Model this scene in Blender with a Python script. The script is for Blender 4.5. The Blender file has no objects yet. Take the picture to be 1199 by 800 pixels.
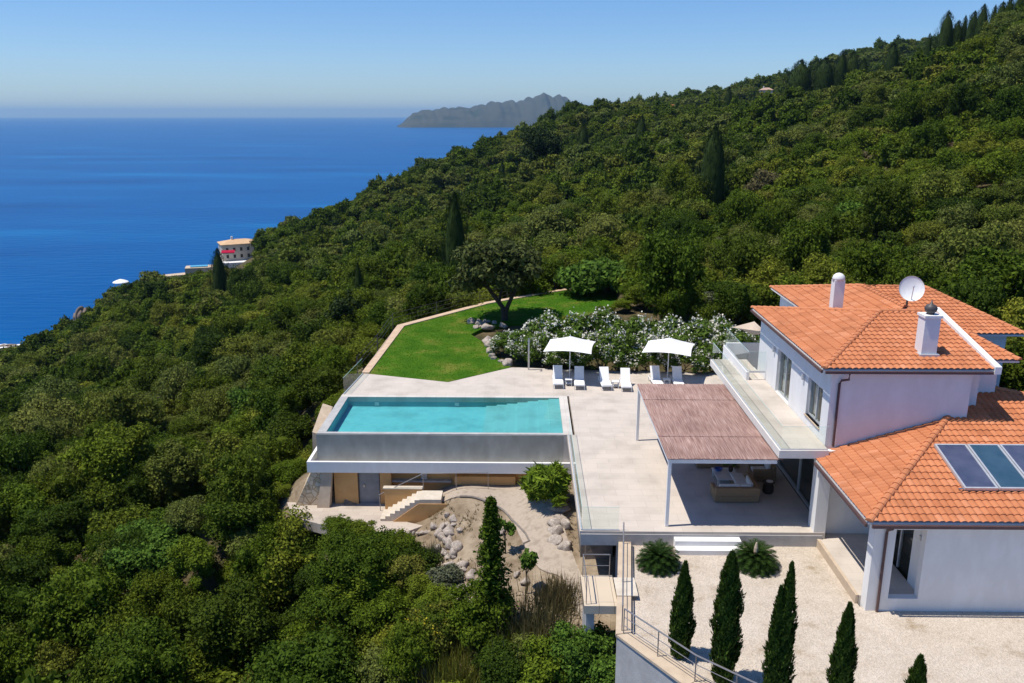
import bpy, bmesh, math, random
import numpy as np
from mathutils import Vector, Matrix

random.seed(7)
RNG = np.random.default_rng(11)
SC = bpy.context.scene
COL = SC.collection
R = math.radians
PI = math.pi

# ------------------------------------------------------------------ camera
F = 980.0          # focal length in pixels of the 1199 px wide photograph
YH = 135.0         # row of the eye level
H = 16.6           # camera height above the terrace (terrace floor is z = 0)
SEA = -95.0
PITCH = math.atan((400 - YH) / F)
CP, SP = math.cos(PITCH), math.sin(PITCH)
YAW = math.atan(15.5 / F * CP)
CY, SY = math.cos(YAW), math.sin(YAW)
FW = np.array((-SY * CP, CY * CP, -SP))
RT = np.array((CY, SY, 0.0))
UP = np.array((-SY * SP, CY * SP, CP))
EYE = np.array((0.0, 0.0, H))

def ray(px, py):
    return FW + (px - 599.5) / F * RT + (400 - py) / F * UP
def on_z(px, py, z):
    r = ray(px, py); t = (z - H) / r[2]
    return np.array((r[0] * t, r[1] * t, z))
def at_depth(px, py, d):
    return EYE + ray(px, py) * d
def proj(x, y, z):
    v = np.array((x, y, z - H)); d = v @ FW
    return 599.5 + F * (v @ RT) / d, 400 - F * (v @ UP) / d, d

cam = bpy.data.cameras.new('camera')
cam.sensor_width = 36.0
cam.lens = F / 1199 * 36.0
cam.clip_start = 0.5
cam.clip_end = 120000
cam_ob = bpy.data.objects.new('camera', cam)
COL.objects.link(cam_ob)
cam_ob.location = EYE
cam_ob.rotation_euler = (PI / 2 - PITCH, 0, YAW)
SC.camera = cam_ob

# ------------------------------------------------------------------ render, world, sun
SC.render.engine = 'CYCLES'
SC.cycles.use_denoising = True
SC.cycles.max_bounces = 7
SC.cycles.diffuse_bounces = 3
SC.cycles.glossy_bounces = 3
SC.cycles.transmission_bounces = 4
SC.cycles.transparent_max_bounces = 16
SC.cycles.caustics_reflective = False
SC.cycles.caustics_refractive = False
SC.view_settings.view_transform = 'Standard'
SC.view_settings.look = 'None'
SC.view_settings.gamma = 1
SC.view_settings.use_curve_mapping = False
SC.view_settings.exposure = 0.42

SUN_TO = Vector((-0.40, -0.055, 1.0)).normalized()
SUN_EL = math.asin(SUN_TO.z)
wd = bpy.data.worlds.new('World'); SC.world = wd
wd.use_nodes = True
nt = wd.node_tree; nt.nodes.clear()
o_ = nt.nodes.new('ShaderNodeOutputWorld'); b_ = nt.nodes.new('ShaderNodeBackground')
s_ = nt.nodes.new('ShaderNodeTexSky'); s_.sky_type = 'NISHITA'; s_.sun_disc = False
s_.sun_elevation = SUN_EL
s_.sun_rotation = math.atan2(SUN_TO.x, SUN_TO.y)
s_.altitude = 100; s_.air_density = 1.0; s_.dust_density = 0.15; s_.ozone_density = 4.0
b_.inputs['Strength'].default_value = 0.094
hs = nt.nodes.new('ShaderNodeHueSaturation'); hs.inputs['Saturation'].default_value = 1.22
tm_ = nt.nodes.new('ShaderNodeMix'); tm_.data_type = 'RGBA'; tm_.blend_type = 'MULTIPLY'; tm_.inputs[0].default_value = 1.0; tm_.inputs[7].default_value = (0.92, 0.93, 1.06, 1)
nt.links.new(s_.outputs[0], hs.inputs['Color']); nt.links.new(hs.outputs[0], tm_.inputs[6]); 
wg = nt.nodes.new('ShaderNodeTexCoord'); wx = nt.nodes.new('ShaderNodeSeparateXYZ'); nt.links.new(wg.outputs['Generated'], wx.inputs[0])
wr = nt.nodes.new('ShaderNodeMapRange'); wr.inputs[1].default_value = 0.0; wr.inputs[2].default_value = 0.32; nt.links.new(wx.outputs[2], wr.inputs[0])
wc = nt.nodes.new('ShaderNodeValToRGB'); wc.color_ramp.elements[0].color = (0.74, 0.87, 1.0, 1); wc.color_ramp.elements[1].color = (1, 1, 1, 1); nt.links.new(wr.outputs[0], wc.inputs[0])
wm = nt.nodes.new('ShaderNodeMix'); wm.data_type = 'RGBA'; wm.blend_type = 'MULTIPLY'; wm.inputs[0].default_value = 1.0
nt.links.new(tm_.outputs[2], wm.inputs[6]); nt.links.new(wc.outputs[0], wm.inputs[7]); nt.links.new(wm.outputs[2], b_.inputs[0]); nt.links.new(b_.outputs[0], o_.inputs[0])

sl = bpy.data.lights.new('sun', 'SUN'); sl.energy = 3.9; sl.angle = R(0.5); sl.color = (1.0, 0.94, 0.84)
so = bpy.data.objects.new('sun', sl); COL.objects.link(so)
so.rotation_euler = SUN_TO.to_track_quat('Z', 'Y').to_euler()
so.location = (-40, 0, 90)

# ------------------------------------------------------------------ materials
def new_mat(name):
    m = bpy.data.materials.new(name); m.use_nodes = True
    n = m.node_tree.nodes; n.clear()
    out = n.new('ShaderNodeOutputMaterial')
    return m, m.node_tree, out

def N(t, kind, **kw):
    n = t.nodes.new(kind)
    for k, v in kw.items():
        if k.startswith('i_'):
            n.inputs[k[2:].replace('_', ' ')].default_value = v
        else:
            setattr(n, k, v)
    return n

def ramp(t, fac, stops):
    r = t.nodes.new('ShaderNodeValToRGB')
    e = r.color_ramp.elements
    while len(e) < len(stops):
        e.new(0.5)
    for el, (p, c) in zip(e, stops):
        el.position = p; el.color = (*c, 1) if len(c) == 3 else c
    t.links.new(fac, r.inputs[0])
    return r.outputs[0]

def surf(name, c1, c2=None, scale=6.0, rough=0.7, spec=0.3, bump=0.0, bscale=None, detail=6, c3=None, metallic=0.0, coord='Object', stretch=None):
    """Principled surface: two or three colours mixed by noise, optional bump."""
    m, t, out = new_mat(name)
    p = N(t, 'ShaderNodeBsdfPrincipled')
    p.inputs['Roughness'].default_value = rough
    p.inputs['Specular IOR Level'].default_value = spec
    p.inputs['Metallic'].default_value = metallic
    t.links.new(p.outputs[0], out.inputs[0])
    tc = N(t, 'ShaderNodeTexCoord'); vec = tc.outputs[coord]
    if stretch:
        mp = N(t, 'ShaderNodeMapping'); mp.inputs['Scale'].default_value = stretch
        t.links.new(vec, mp.inputs[0]); vec = mp.outputs[0]
    c2 = c2 or tuple(v * 0.86 for v in c1)
    nz = N(t, 'ShaderNodeTexNoise'); nz.inputs['Scale'].default_value = scale; nz.inputs['Detail'].default_value = detail
    nz.inputs['Roughness'].default_value = 0.62
    t.links.new(vec, nz.inputs['Vector'])
    stops = [(0.36, c1), (0.64, c2)] if c3 is None else [(0.34, c1), (0.52, c2), (0.68, c3)]
    col = ramp(t, nz.outputs[0], stops)
    t.links.new(col, p.inputs['Base Color'])
    if bump:
        nb = N(t, 'ShaderNodeTexNoise'); nb.inputs['Scale'].default_value = bscale or scale * 6; nb.inputs['Detail'].default_value = 5
        t.links.new(vec, nb.inputs['Vector'])
        bp = N(t, 'ShaderNodeBump'); bp.inputs['Strength'].default_value = bump; bp.inputs['Distance'].default_value = 0.03
        t.links.new(nb.outputs[0], bp.inputs['Height']); t.links.new(bp.outputs[0], p.inputs['Normal'])
    return m

M = {}
M['white'] = surf('white_render', (0.80, 0.79, 0.77), (0.74, 0.725, 0.70), 1.1, 0.88, 0.12, 0.2, 40, c3=(0.79, 0.78, 0.765), stretch=(1, 1, .45), detail=10)
M['soffit'] = surf('cream_soffit', (0.74, 0.70, 0.64), (0.68, 0.64, 0.58), 2.0, 0.85, 0.15)
M['whitemetal'] = surf('white_metal', (0.80, 0.80, 0.79), (0.75, 0.75, 0.74), 3, 0.45, 0.4)
M['fabric'] = surf('white_fabric', (0.82, 0.81, 0.79), (0.76, 0.75, 0.73), 9, 0.9, 0.1, 0.1, 200)
M['greyfabric'] = surf('light_grey_fabric', (0.74, 0.71, 0.67), (0.66, 0.63, 0.60), 5, 0.95, 0.1, 0.2, 150)
M['tan'] = surf('tan_sailcloth', (0.56, 0.45, 0.35), (0.50, 0.40, 0.31), 3, 0.9, 0.1)
M['steel'] = surf('brushed_steel', (0.50, 0.50, 0.50), (0.42, 0.42, 0.42), 8, 0.35, 0.5, metallic=0.9)
M['darkmetal'] = surf('dark_metal', (0.06, 0.055, 0.055), (0.09, 0.075, 0.07), 8, 0.5, 0.4)
M['bronze'] = surf('bronze_pipe', (0.085, 0.045, 0.045), (0.11, 0.06, 0.055), 5, 0.5, 0.4)
M['railgrey'] = surf('grey_rail_metal', (0.34, 0.32, 0.31), (0.27, 0.25, 0.24), 6, 0.4, 0.5, metallic=0.5)
M['ochre'] = surf('ochre_render', (0.64, 0.375, 0.155), (0.56, 0.315, 0.125), 1.1, 0.9, 0.1, 0.2, 40)
M['stonecap'] = surf('beige_stone', (0.56, 0.45, 0.33), (0.47, 0.37, 0.27), 2.2, 0.85, 0.15, 0.2, 30)
M['kerb'] = surf('kerb_stone', (0.60, 0.45, 0.31), (0.50, 0.36, 0.25), 1.7, 0.85, 0.15, 0.2, 30)
M['stepstone'] = surf('pale_step_stone', (0.62, 0.55, 0.45), (0.52, 0.45, 0.36), 2.2, 0.85, 0.15, 0.2, 30)
M['greyrender'] = surf('grey_render', (0.46, 0.45, 0.44), (0.36, 0.35, 0.34), 1.4, 0.9, 0.1, 0.2, 30)
M['door'] = surf('grey_steel_door', (0.25, 0.26, 0.27), (0.20, 0.21, 0.22), 2.5, 0.5, 0.4)
M['wicker'] = surf('brown_wicker', (0.36, 0.24, 0.135), (0.24, 0.155, 0.085), 40, 0.75, 0.3, 0.5, 90)
M['darkwicker'] = surf('dark_wicker', (0.07, 0.045, 0.03), (0.035, 0.025, 0.02), 40, 0.75, 0.3, 0.5, 90)
M['tabletop'] = surf('pale_table', (0.66, 0.64, 0.62), (0.60, 0.58, 0.56), 3, 0.5, 0.4)
M['bluebowl'] = surf('blue_glaze', (0.02, 0.10, 0.45), (0.015, 0.07, 0.32), 5, 0.2, 0.6)
M['rock'] = surf('pale_limestone', (0.56, 0.49, 0.41), (0.30, 0.25, 0.21), 3.2, 0.95, 0.1, 0.6, 9, c3=(0.48, 0.41, 0.34))
M['cliffrock'] = surf('cliff_rock', (0.30, 0.235, 0.185), (0.17, 0.135, 0.11), 0.35, 0.95, 0.1, 0.8, 2.0, c3=(0.25, 0.20, 0.16))
M['darkrock'] = surf('weathered_rock', (0.17, 0.15, 0.13), (0.26, 0.22, 0.19), 2.4, 0.95, 0.1, 0.6, 9)
M['bark'] = surf('bark', (0.095, 0.072, 0.052), (0.055, 0.042, 0.032), 6, 0.95, 0.1, 0.6, 20)
M['dish'] = surf('dish_white', (0.78, 0.78, 0.77), (0.70, 0.70, 0.69), 3, 0.5, 0.3)
M['curtain'] = surf('pale_curtain', (0.70, 0.69, 0.66), (0.56, 0.55, 0.53), 9, 0.9, 0.1, stretch=(1, 1, 0.05))
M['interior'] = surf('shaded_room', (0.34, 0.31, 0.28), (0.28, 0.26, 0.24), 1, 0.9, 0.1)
M['collector'] = surf('solar_absorber', (0.050, 0.062, 0.115), (0.080, 0.092, 0.150), 1.6, 0.3, 0.5)  # blue-grey of the reflected sky is mixed into this base colour
M['collectorteal'] = surf('teal_solar_absorber', (0.030, 0.072, 0.115), (0.045, 0.092, 0.14), 1.6, 0.3, 0.5)
M['alu'] = surf('aluminium_frame', (0.62, 0.63, 0.64), (0.54, 0.55, 0.56), 5, 0.4, 0.5, metallic=0.4)
M['farwall'] = surf('cream_far_wall', (0.62, 0.55, 0.44), (0.56, 0.49, 0.39), 0.5, 0.9, 0.1)
M['farroof'] = surf('sandy_roof_tiles', (0.62, 0.42, 0.25), (0.52, 0.34, 0.20), 0.8, 0.9, 0.1)
M['redroof'] = surf('terracotta_far_roof', (0.46, 0.15, 0.07), (0.38, 0.12, 0.06), 0.8, 0.9, 0.1)
M['paleroof'] = surf('pale_far_roof', (0.50, 0.34, 0.26), (0.42, 0.28, 0.22), 0.8, 0.9, 0.1)
M['awning'] = surf('crimson_awning', (0.42, 0.015, 0.05), (0.34, 0.01, 0.04), 2, 0.9, 0.1)
M['windowdark'] = surf('dark_window', (0.03, 0.035, 0.04), (0.05, 0.055, 0.06), 2, 0.15, 0.6)
M['islandrock'] = surf('island_scrub', (0.035, 0.050, 0.035), (0.075, 0.075, 0.060), 0.0035, 0.95, 0.05, c3=(0.030, 0.042, 0.030), detail=10)

def terrace_mat(name, c1, c2, joint, tile, rough=0.8, off=0.0):
    m, t, out = new_mat(name)
    p = N(t, 'ShaderNodeBsdfPrincipled'); p.inputs['Roughness'].default_value = rough; p.inputs['Specular IOR Level'].default_value = 0.2
    t.links.new(p.outputs[0], out.inputs[0])
    tc = N(t, 'ShaderNodeTexCoord')
    br = N(t, 'ShaderNodeTexBrick', offset=off)
    br.inputs['Scale'].default_value = 1.0; br.inputs['Mortar Size'].default_value = 0.008
    br.inputs['Brick Width'].default_value = tile[0]; br.inputs['Row Height'].default_value = tile[1]
    br.inputs['Color1'].default_value = (*c1, 1); br.inputs['Color2'].default_value = (*c2, 1); br.inputs['Mortar'].default_value = (*joint, 1)
    t.links.new(tc.outputs['Object'], br.inputs['Vector'])
    nz = N(t, 'ShaderNodeTexNoise'); nz.inputs['Scale'].default_value = 0.7; nz.inputs['Detail'].default_value = 8
    t.links.new(tc.outputs['Object'], nz.inputs['Vector'])
    rr = ramp(t, nz.outputs[0], [(0.28, (0.80, 0.79, 0.78)), (0.5, (0.98, 0.98, 0.98)), (0.72, (1.05, 1.04, 1.03))])
    mx = N(t, 'ShaderNodeMix', data_type='RGBA', blend_type='MULTIPLY'); mx.inputs[0].default_value = 1.0
    t.links.new(br.outputs[0], mx.inputs[6]); t.links.new(rr, mx.inputs[7])
    t.links.new(mx.outputs[2], p.inputs['Base Color'])
    return m
M['terrace'] = terrace_mat('terrace_tiles', (0.56, 0.495, 0.43), (0.525, 0.465, 0.40), (0.43, 0.38, 0.33), (1.2, 0.6), off=0.5)
M['poolrim'] = terrace_mat('pool_coping', (0.60, 0.56, 0.51), (0.56, 0.52, 0.47), (0.46, 0.42, 0.38), (0.6, 0.6))
M['mosaic'] = terrace_mat('pool_mosaic', (0.20, 0.52, 0.54), (0.17, 0.48, 0.51), (0.24, 0.5, 0.51), (0.3, 0.3), 0.5)  # turquoise strengthened in place of the water's absorption with depth
M['poolshelf'] = terrace_mat('shallow_tint_steps', (0.25, 0.51, 0.51), (0.235, 0.49, 0.49), (0.23, 0.47, 0.47), (0.3, 0.3), 0.5)  # lighter colour stands in for thinner, less absorbing water over the steps
M['paving'] = terrace_mat('lower_paving', (0.50, 0.43, 0.36), (0.46, 0.39, 0.32), (0.38, 0.32, 0.27), (0.8, 0.4), off=0.5)
M['plank'] = terrace_mat('pale_landing_slabs', (0.60, 0.50, 0.37), (0.56, 0.46, 0.34), (0.22, 0.17, 0.12), (0.55, 3.0))

# weir wall: damp grey tiles with vertical streaks
m, t, out = new_mat('weir_tiles')
p = N(t, 'ShaderNodeBsdfPrincipled'); p.inputs['Roughness'].default_value = 0.35
t.links.new(p.outputs[0], out.inputs[0])
tc = N(t, 'ShaderNodeTexCoord'); mp = N(t, 'ShaderNodeMapping'); mp.inputs['Scale'].default_value = (.5, 1, 0.25)
nz = N(t, 'ShaderNodeTexNoise'); nz.inputs['Scale'].default_value = 4; nz.inputs['Detail'].default_value = 7
t.links.new(tc.outputs['Object'], mp.inputs[0]); t.links.new(mp.outputs[0], nz.inputs['Vector'])
c = ramp(t, nz.outputs[0], [(0.30, (0.30, 0.292, 0.252)), (0.55, (0.36, 0.352, 0.312)), (0.78, (0.44, 0.432, 0.39))])
t.links.new(c, p.inputs['Base Color'])
M['weir'] = m

# gravel
m, t, out = new_mat('white_gravel')
p = N(t, 'ShaderNodeBsdfPrincipled'); p.inputs['Roughness'].default_value = 0.95; p.inputs['Specular IOR Level'].default_value = 0.1
t.links.new(p.outputs[0], out.inputs[0])
tc = N(t, 'ShaderNodeTexCoord')
vo = N(t, 'ShaderNodeTexVoronoi'); vo.inputs['Scale'].default_value = 26
t.links.new(tc.outputs['Object'], vo.inputs['Vector'])
n1 = N(t, 'ShaderNodeTexNoise'); n1.inputs['Scale'].default_value = 0.9; n1.inputs['Detail'].default_value = 9; n1.inputs['Roughness'].default_value = 0.7
t.links.new(tc.outputs['Object'], n1.inputs['Vector'])
ca = ramp(t, n1.outputs[0], [(0.30, (0.36, 0.285, 0.20)), (0.43, (0.52, 0.45, 0.37)), (0.7, (0.60, 0.53, 0.45))])
bw = N(t, 'ShaderNodeRGBToBW'); t.links.new(vo.outputs['Color'], bw.inputs[0])
cb = ramp(t, bw.outputs[0], [(0.1, (0.78, 0.77, 0.75)), (0.8, (1.10, 1.08, 1.06))])
mx = N(t, 'ShaderNodeMix', data_type='RGBA', blend_type='MULTIPLY'); mx.inputs[0].default_value = 1.0
t.links.new(ca, mx.inputs[6]); t.links.new(cb, mx.inputs[7]); t.links.new(mx.outputs[2], p.inputs['Base Color'])
bp = N(t, 'ShaderNodeBump'); bp.inputs['Strength'].default_value = 0.7; bp.inputs['Distance'].default_value = 0.03
t.links.new(vo.outputs['Distance'], bp.inputs['Height']); t.links.new(bp.outputs[0], p.inputs['Normal'])
M['gravel'] = m  # pale yard gravel

# tiles: colour varies tile by tile from the UV cells
m, t, out = new_mat('terracotta_tiles')
p = N(t, 'ShaderNodeBsdfPrincipled'); p.inputs['Roughness'].default_value = 0.8; p.inputs['Specular IOR Level'].default_value = 0.2
t.links.new(p.outputs[0], out.inputs[0])
uv = N(t, 'ShaderNodeUVMap'); fl = N(t, 'ShaderNodeVectorMath', operation='FLOOR'); wn = N(t, 'ShaderNodeTexWhiteNoise', noise_dimensions='2D')
t.links.new(uv.outputs[0], fl.inputs[0]); t.links.new(fl.outputs[0], wn.inputs['Vector'])
ca = ramp(t, wn.outputs['Value'], [(0.0, (0.44, 0.155, 0.066)), (0.15, (0.49, 0.180, 0.077)), (0.85, (0.53, 0.202, 0.090)), (1.0, (0.57, 0.240, 0.120))])
tc = N(t, 'ShaderNodeTexCoord'); nz = N(t, 'ShaderNodeTexNoise'); nz.inputs['Scale'].default_value = 1.1; nz.inputs['Detail'].default_value = 8
t.links.new(tc.outputs['Object'], nz.inputs['Vector'])
cb = ramp(t, nz.outputs[0], [(0.28, (0.80, 0.79, 0.80)), (0.45, (0.96, 0.96, 0.97)), (0.7, (1.06, 1.07, 1.09))])
mx = N(t, 'ShaderNodeMix', data_type='RGBA', blend_type='MULTIPLY'); mx.inputs[0].default_value = 1.0
t.links.new(ca, mx.inputs[6]); t.links.new(cb, mx.inputs[7]); t.links.new(mx.outputs[2], p.inputs['Base Color'])
M['tiles'] = m

# reed matting on the pergola
m, t, out = new_mat('reed_matting')
p = N(t, 'ShaderNodeBsdfPrincipled'); p.inputs['Roughness'].default_value = 0.9; p.inputs['Specular IOR Level'].default_value = 0.1
t.links.new(p.outputs[0], out.inputs[0])
tc = N(t, 'ShaderNodeTexCoord'); mp = N(t, 'ShaderNodeMapping'); mp.inputs['Scale'].default_value = (26, 0.9, 1)
nz = N(t, 'ShaderNodeTexNoise'); nz.inputs['Scale'].default_value = 1.0; nz.inputs['Detail'].default_value = 4
t.links.new(tc.outputs['Object'], mp.inputs[0]); t.links.new(mp.outputs[0], nz.inputs['Vector'])
c = ramp(t, nz.outputs[0], [(0.3, (0.20, 0.115, 0.10)), (0.55, (0.34, 0.222, 0.19)), (0.75, (0.47, 0.35, 0.31))])
n2 = N(t, 'ShaderNodeTexNoise'); n2.inputs['Scale'].default_value = 0.45; n2.inputs['Detail'].default_value = 3
t.links.new(tc.outputs['Object'], n2.inputs['Vector'])
c2 = ramp(t, n2.outputs[0], [(0.35, (0.88, 0.86, 0.85)), (0.68, (1.18, 1.2, 1.2))])
mx = N(t, 'ShaderNodeMix', data_type='RGBA', blend_type='MULTIPLY'); mx.inputs[0].default_value = 1.0
t.links.new(c, mx.inputs[6]); t.links.new(c2, mx.inputs[7]); t.links.new(mx.outputs[2], p.inputs['Base Color'])
bp = N(t, 'ShaderNodeBump'); bp.inputs['Strength'].default_value = 0.8; bp.inputs['Distance'].default_value = 0.02
t.links.new(nz.outputs[0], bp.inputs['Height']); t.links.new(bp.outputs[0], p.inputs['Normal'])
M['reed'] = m

# rubble masonry
m, t, out = new_mat('rubble_masonry')
p = N(t, 'ShaderNodeBsdfPrincipled'); p.inputs['Roughness'].default_value = 0.95; p.inputs['Specular IOR Level'].default_value = 0.1
t.links.new(p.outputs[0], out.inputs[0])
tc = N(t, 'ShaderNodeTexCoord'); vo = N(t, 'ShaderNodeTexVoronoi'); vo.inputs['Scale'].default_value = 3.2
ve = N(t, 'ShaderNodeTexVoronoi', feature='DISTANCE_TO_EDGE'); ve.inputs['Scale'].default_value = 3.2
t.links.new(tc.outputs['Object'], vo.inputs['Vector']); t.links.new(tc.outputs['Object'], ve.inputs['Vector'])
bw = N(t, 'ShaderNodeRGBToBW'); t.links.new(vo.outputs['Color'], bw.inputs[0])
ca = ramp(t, bw.outputs[0], [(0.1, (0.50, 0.38, 0.24)), (0.5, (0.62, 0.51, 0.36)), (0.9, (0.58, 0.53, 0.45))])
cb = ramp(t, ve.outputs['Distance'], [(0.0, (0.5, 0.42, 0.33)), (0.08, (1, 1, 1))])
mx = N(t, 'ShaderNodeMix', data_type='RGBA', blend_type='MULTIPLY'); mx.inputs[0].default_value = 1.0
t.links.new(ca, mx.inputs[6]); t.links.new(cb, mx.inputs[7]); t.links.new(mx.outputs[2], p.inputs['Base Color'])
M['rubble'] = m

def glass_mat(name, tint, f0=0.06):
    m, t, out = new_mat(name)
    tr = N(t, 'ShaderNodeBsdfTransparent'); tr.inputs[0].default_value = (*tint, 1)
    gl = N(t, 'ShaderNodeBsdfGlossy'); gl.inputs['Roughness'].default_value = 0.03; gl.inputs[0].default_value = (0.9, 0.95, 0.95, 1)
    lw = N(t, 'ShaderNodeFresnel'); lw.inputs[0].default_value = f0
    mx = N(t, 'ShaderNodeMixShader')
    gb = N(t, 'ShaderNodeNewGeometry'); iv = N(t, 'ShaderNodeMath', operation='SUBTRACT'); iv.inputs[0].default_value = 1.0; t.links.new(gb.outputs['Backfacing'], iv.inputs[1])
    ml = N(t, 'ShaderNodeMath', operation='MULTIPLY'); t.links.new(lw.outputs[0], ml.inputs[0]); t.links.new(iv.outputs[0], ml.inputs[1])
    t.links.new(ml.outputs[0], mx.inputs[0]); t.links.new(tr.outputs[0], mx.inputs[1]); t.links.new(gl.outputs[0], mx.inputs[2])
    t.links.new(mx.outputs[0], out.inputs[0])
    return m
M['glass'] = glass_mat('balustrade_glass', (0.945, 0.975, 0.965), 1.22)
M['pane'] = glass_mat('window_glass', (0.86, 0.90, 0.90), 1.4)
M['glassedge'] = surf('glass_edge', (0.45, 0.62, 0.58), (0.38, 0.55, 0.52), 3, 0.2, 0.5)

def water_mat(name, tint, bscale, bump, rough=0.03):
    m, t, out = new_mat(name)
    tr = N(t, 'ShaderNodeBsdfTransparent'); tr.inputs[0].default_value = (*tint, 1)
    gl = N(t, 'ShaderNodeBsdfGlossy'); gl.inputs['Roughness'].default_value = rough
    fr = N(t, 'ShaderNodeFresnel'); fr.inputs[0].default_value = 1.33
    tc = N(t, 'ShaderNodeTexCoord'); nz = N(t, 'ShaderNodeTexNoise'); nz.inputs['Scale'].default_value = bscale; nz.inputs['Detail'].default_value = 3
    t.links.new(tc.outputs['Object'], nz.inputs['Vector'])
    bp = N(t, 'ShaderNodeBump'); bp.inputs['Strength'].default_value = bump; bp.inputs['Distance'].default_value = 0.05
    t.links.new(nz.outputs[0], bp.inputs['Height'])
    t.links.new(bp.outputs[0], gl.inputs['Normal']); t.links.new(bp.outputs[0], fr.inputs['Normal'])
    mx = N(t, 'ShaderNodeMixShader')
    t.links.new(fr.outputs[0], mx.inputs[0]); t.links.new(tr.outputs[0], mx.inputs[1]); t.links.new(gl.outputs[0], mx.inputs[2])
    t.links.new(mx.outputs[0], out.inputs[0])
    return m
M['poolwater'] = water_mat('pool_water', (0.70, 0.94, 0.96), 3.0, 0.25)

# sea
m, t, out = new_mat('sea_water')
p = N(t, 'ShaderNodeBsdfPrincipled'); p.inputs['Roughness'].default_value = 0.28; p.inputs['IOR'].default_value = 1.33
p.inputs['Specular IOR Level'].default_value = 0.02
t.links.new(p.outputs[0], out.inputs[0])
tc = N(t, 'ShaderNodeTexCoord')
mp = N(t, 'ShaderNodeMapping'); mp.inputs['Scale'].default_value = (0.0016, 0.0065, 1); mp.inputs['Rotation'].default_value = (0, 0, R(-14))
nz = N(t, 'ShaderNodeTexNoise'); nz.inputs['Scale'].default_value = 1.0; nz.inputs['Detail'].default_value = 9; nz.inputs['Roughness'].default_value = 0.6
t.links.new(tc.outputs['Object'], mp.inputs[0]); t.links.new(mp.outputs[0], nz.inputs['Vector'])
c = ramp(t, nz.outputs[0], [(0.30, (0.0002, 0.050, 0.185)), (0.46, (0.0003, 0.072, 0.245)), (0.56, (0.0005, 0.084, 0.265)), (0.70, (0.003, 0.135, 0.345))])
t.links.new(c, p.inputs['Base Color'])
mp2 = N(t, 'ShaderNodeMapping'); mp2.inputs['Scale'].default_value = (0.05, 0.16, 1); mp2.inputs['Rotation'].default_value = (0, 0, R(-20))
t.links.new(tc.outputs['Object'], mp2.inputs[0])
n2 = N(t, 'ShaderNodeTexNoise'); n2.inputs['Scale'].default_value = 1.0; n2.inputs['Detail'].default_value = 6
t.links.new(mp2.outputs[0], n2.inputs['Vector'])
bp = N(t, 'ShaderNodeBump'); bp.inputs['Strength'].default_value = 0.55; bp.inputs['Distance'].default_value = 1.5
t.links.new(n2.outputs[0], bp.inputs['Height']); t.links.new(bp.outputs[0], p.inputs['Normal'])
M['sea'] = m

def leaf_mat(name, cols, trans=0.25, spread=0.35, rough=0.6):
    """cols: colours picked per tree; every leaf also varies a little on its own."""
    m, t, out = new_mat(name)
    oi = N(t, 'ShaderNodeObjectInfo'); ge = N(t, 'ShaderNodeNewGeometry')
    base = ramp(t, oi.outputs['Random'], [(i / max(1, len(cols) - 1), c) for i, c in enumerate(cols)])
    var = ramp(t, ge.outputs['Random Per Island'], [(0.0, (1 - spread,) * 3), (0.6, (1.0, 1.0, 1.0)), (1.0, (1 + spread * 1.7, 1 + spread * 1.4, 1 + spread * 0.7))])
    mx = N(t, 'ShaderNodeMix', data_type='RGBA', blend_type='MULTIPLY'); mx.inputs[0].default_value = 1.0
    t.links.new(base, mx.inputs[6]); t.links.new(var, mx.inputs[7])
    p = N(t, 'ShaderNodeBsdfPrincipled'); p.inputs['Roughness'].default_value = rough; p.inputs['Specular IOR Level'].default_value = 0.04
    tl = N(t, 'ShaderNodeBsdfTranslucent')
    ms = N(t, 'ShaderNodeMixShader'); ms.inputs[0].default_value = trans
    t.links.new(mx.outputs[2], p.inputs['Base Color']); t.links.new(mx.outputs[2], tl.inputs[0])
    t.links.new(p.outputs[0], ms.inputs[1]); t.links.new(tl.outputs[0], ms.inputs[2]); t.links.new(ms.outputs[0], out.inputs[0])
    return m
M['olive'] = leaf_mat('olive_leaves', [(0.135, 0.165, 0.026), (0.088, 0.122, 0.018), (0.165, 0.180, 0.040), (0.105, 0.142, 0.034), (0.150, 0.165, 0.022)])
M['oldolive'] = leaf_mat('old_olive_leaves', [(0.080, 0.098, 0.030), (0.080, 0.098, 0.030)], 0.2, 0.4)
M['ever'] = leaf_mat('evergreen_leaves', [(0.048, 0.086, 0.009), (0.086, 0.128, 0.011), (0.034, 0.060, 0.008), (0.112, 0.144, 0.013), (0.056, 0.096, 0.012)])
M['shrub'] = leaf_mat('shrub_leaves', [(0.132, 0.180, 0.016), (0.082, 0.132, 0.011), (0.175, 0.190, 0.022), (0.108, 0.158, 0.014), (0.160, 0.165, 0.030)])
M['dry'] = leaf_mat('dry_scrub', [(0.150, 0.115, 0.058), (0.120, 0.115, 0.050), (0.165, 0.125, 0.075)])
M['grey'] = leaf_mat('grey_scrub', [(0.125, 0.14, 0.085), (0.105, 0.12, 0.07)])
M['cypress'] = leaf_mat('cypress_foliage', [(0.020, 0.036, 0.011), (0.028, 0.046, 0.013)], 0.1, 0.5)
M['gardencypress'] = leaf_mat('young_cypress_foliage', [(0.056, 0.100, 0.016), (0.066, 0.112, 0.018)], 0.2, 0.6)
M['bright'] = leaf_mat('bright_leaves', [(0.085, 0.155, 0.022), (0.075, 0.140, 0.020)])
M['yellow'] = leaf_mat('yellow_green_leaves', [(0.26, 0.26, 0.03), (0.20, 0.23, 0.03)])
M['oleander'] = leaf_mat('oleander_leaves', [(0.085, 0.150, 0.022), (0.105, 0.165, 0.030)])
M['blossom'] = leaf_mat('white_blossom', [(0.78, 0.76, 0.66), (0.74, 0.71, 0.62)], 0.2, 0.12)
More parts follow.
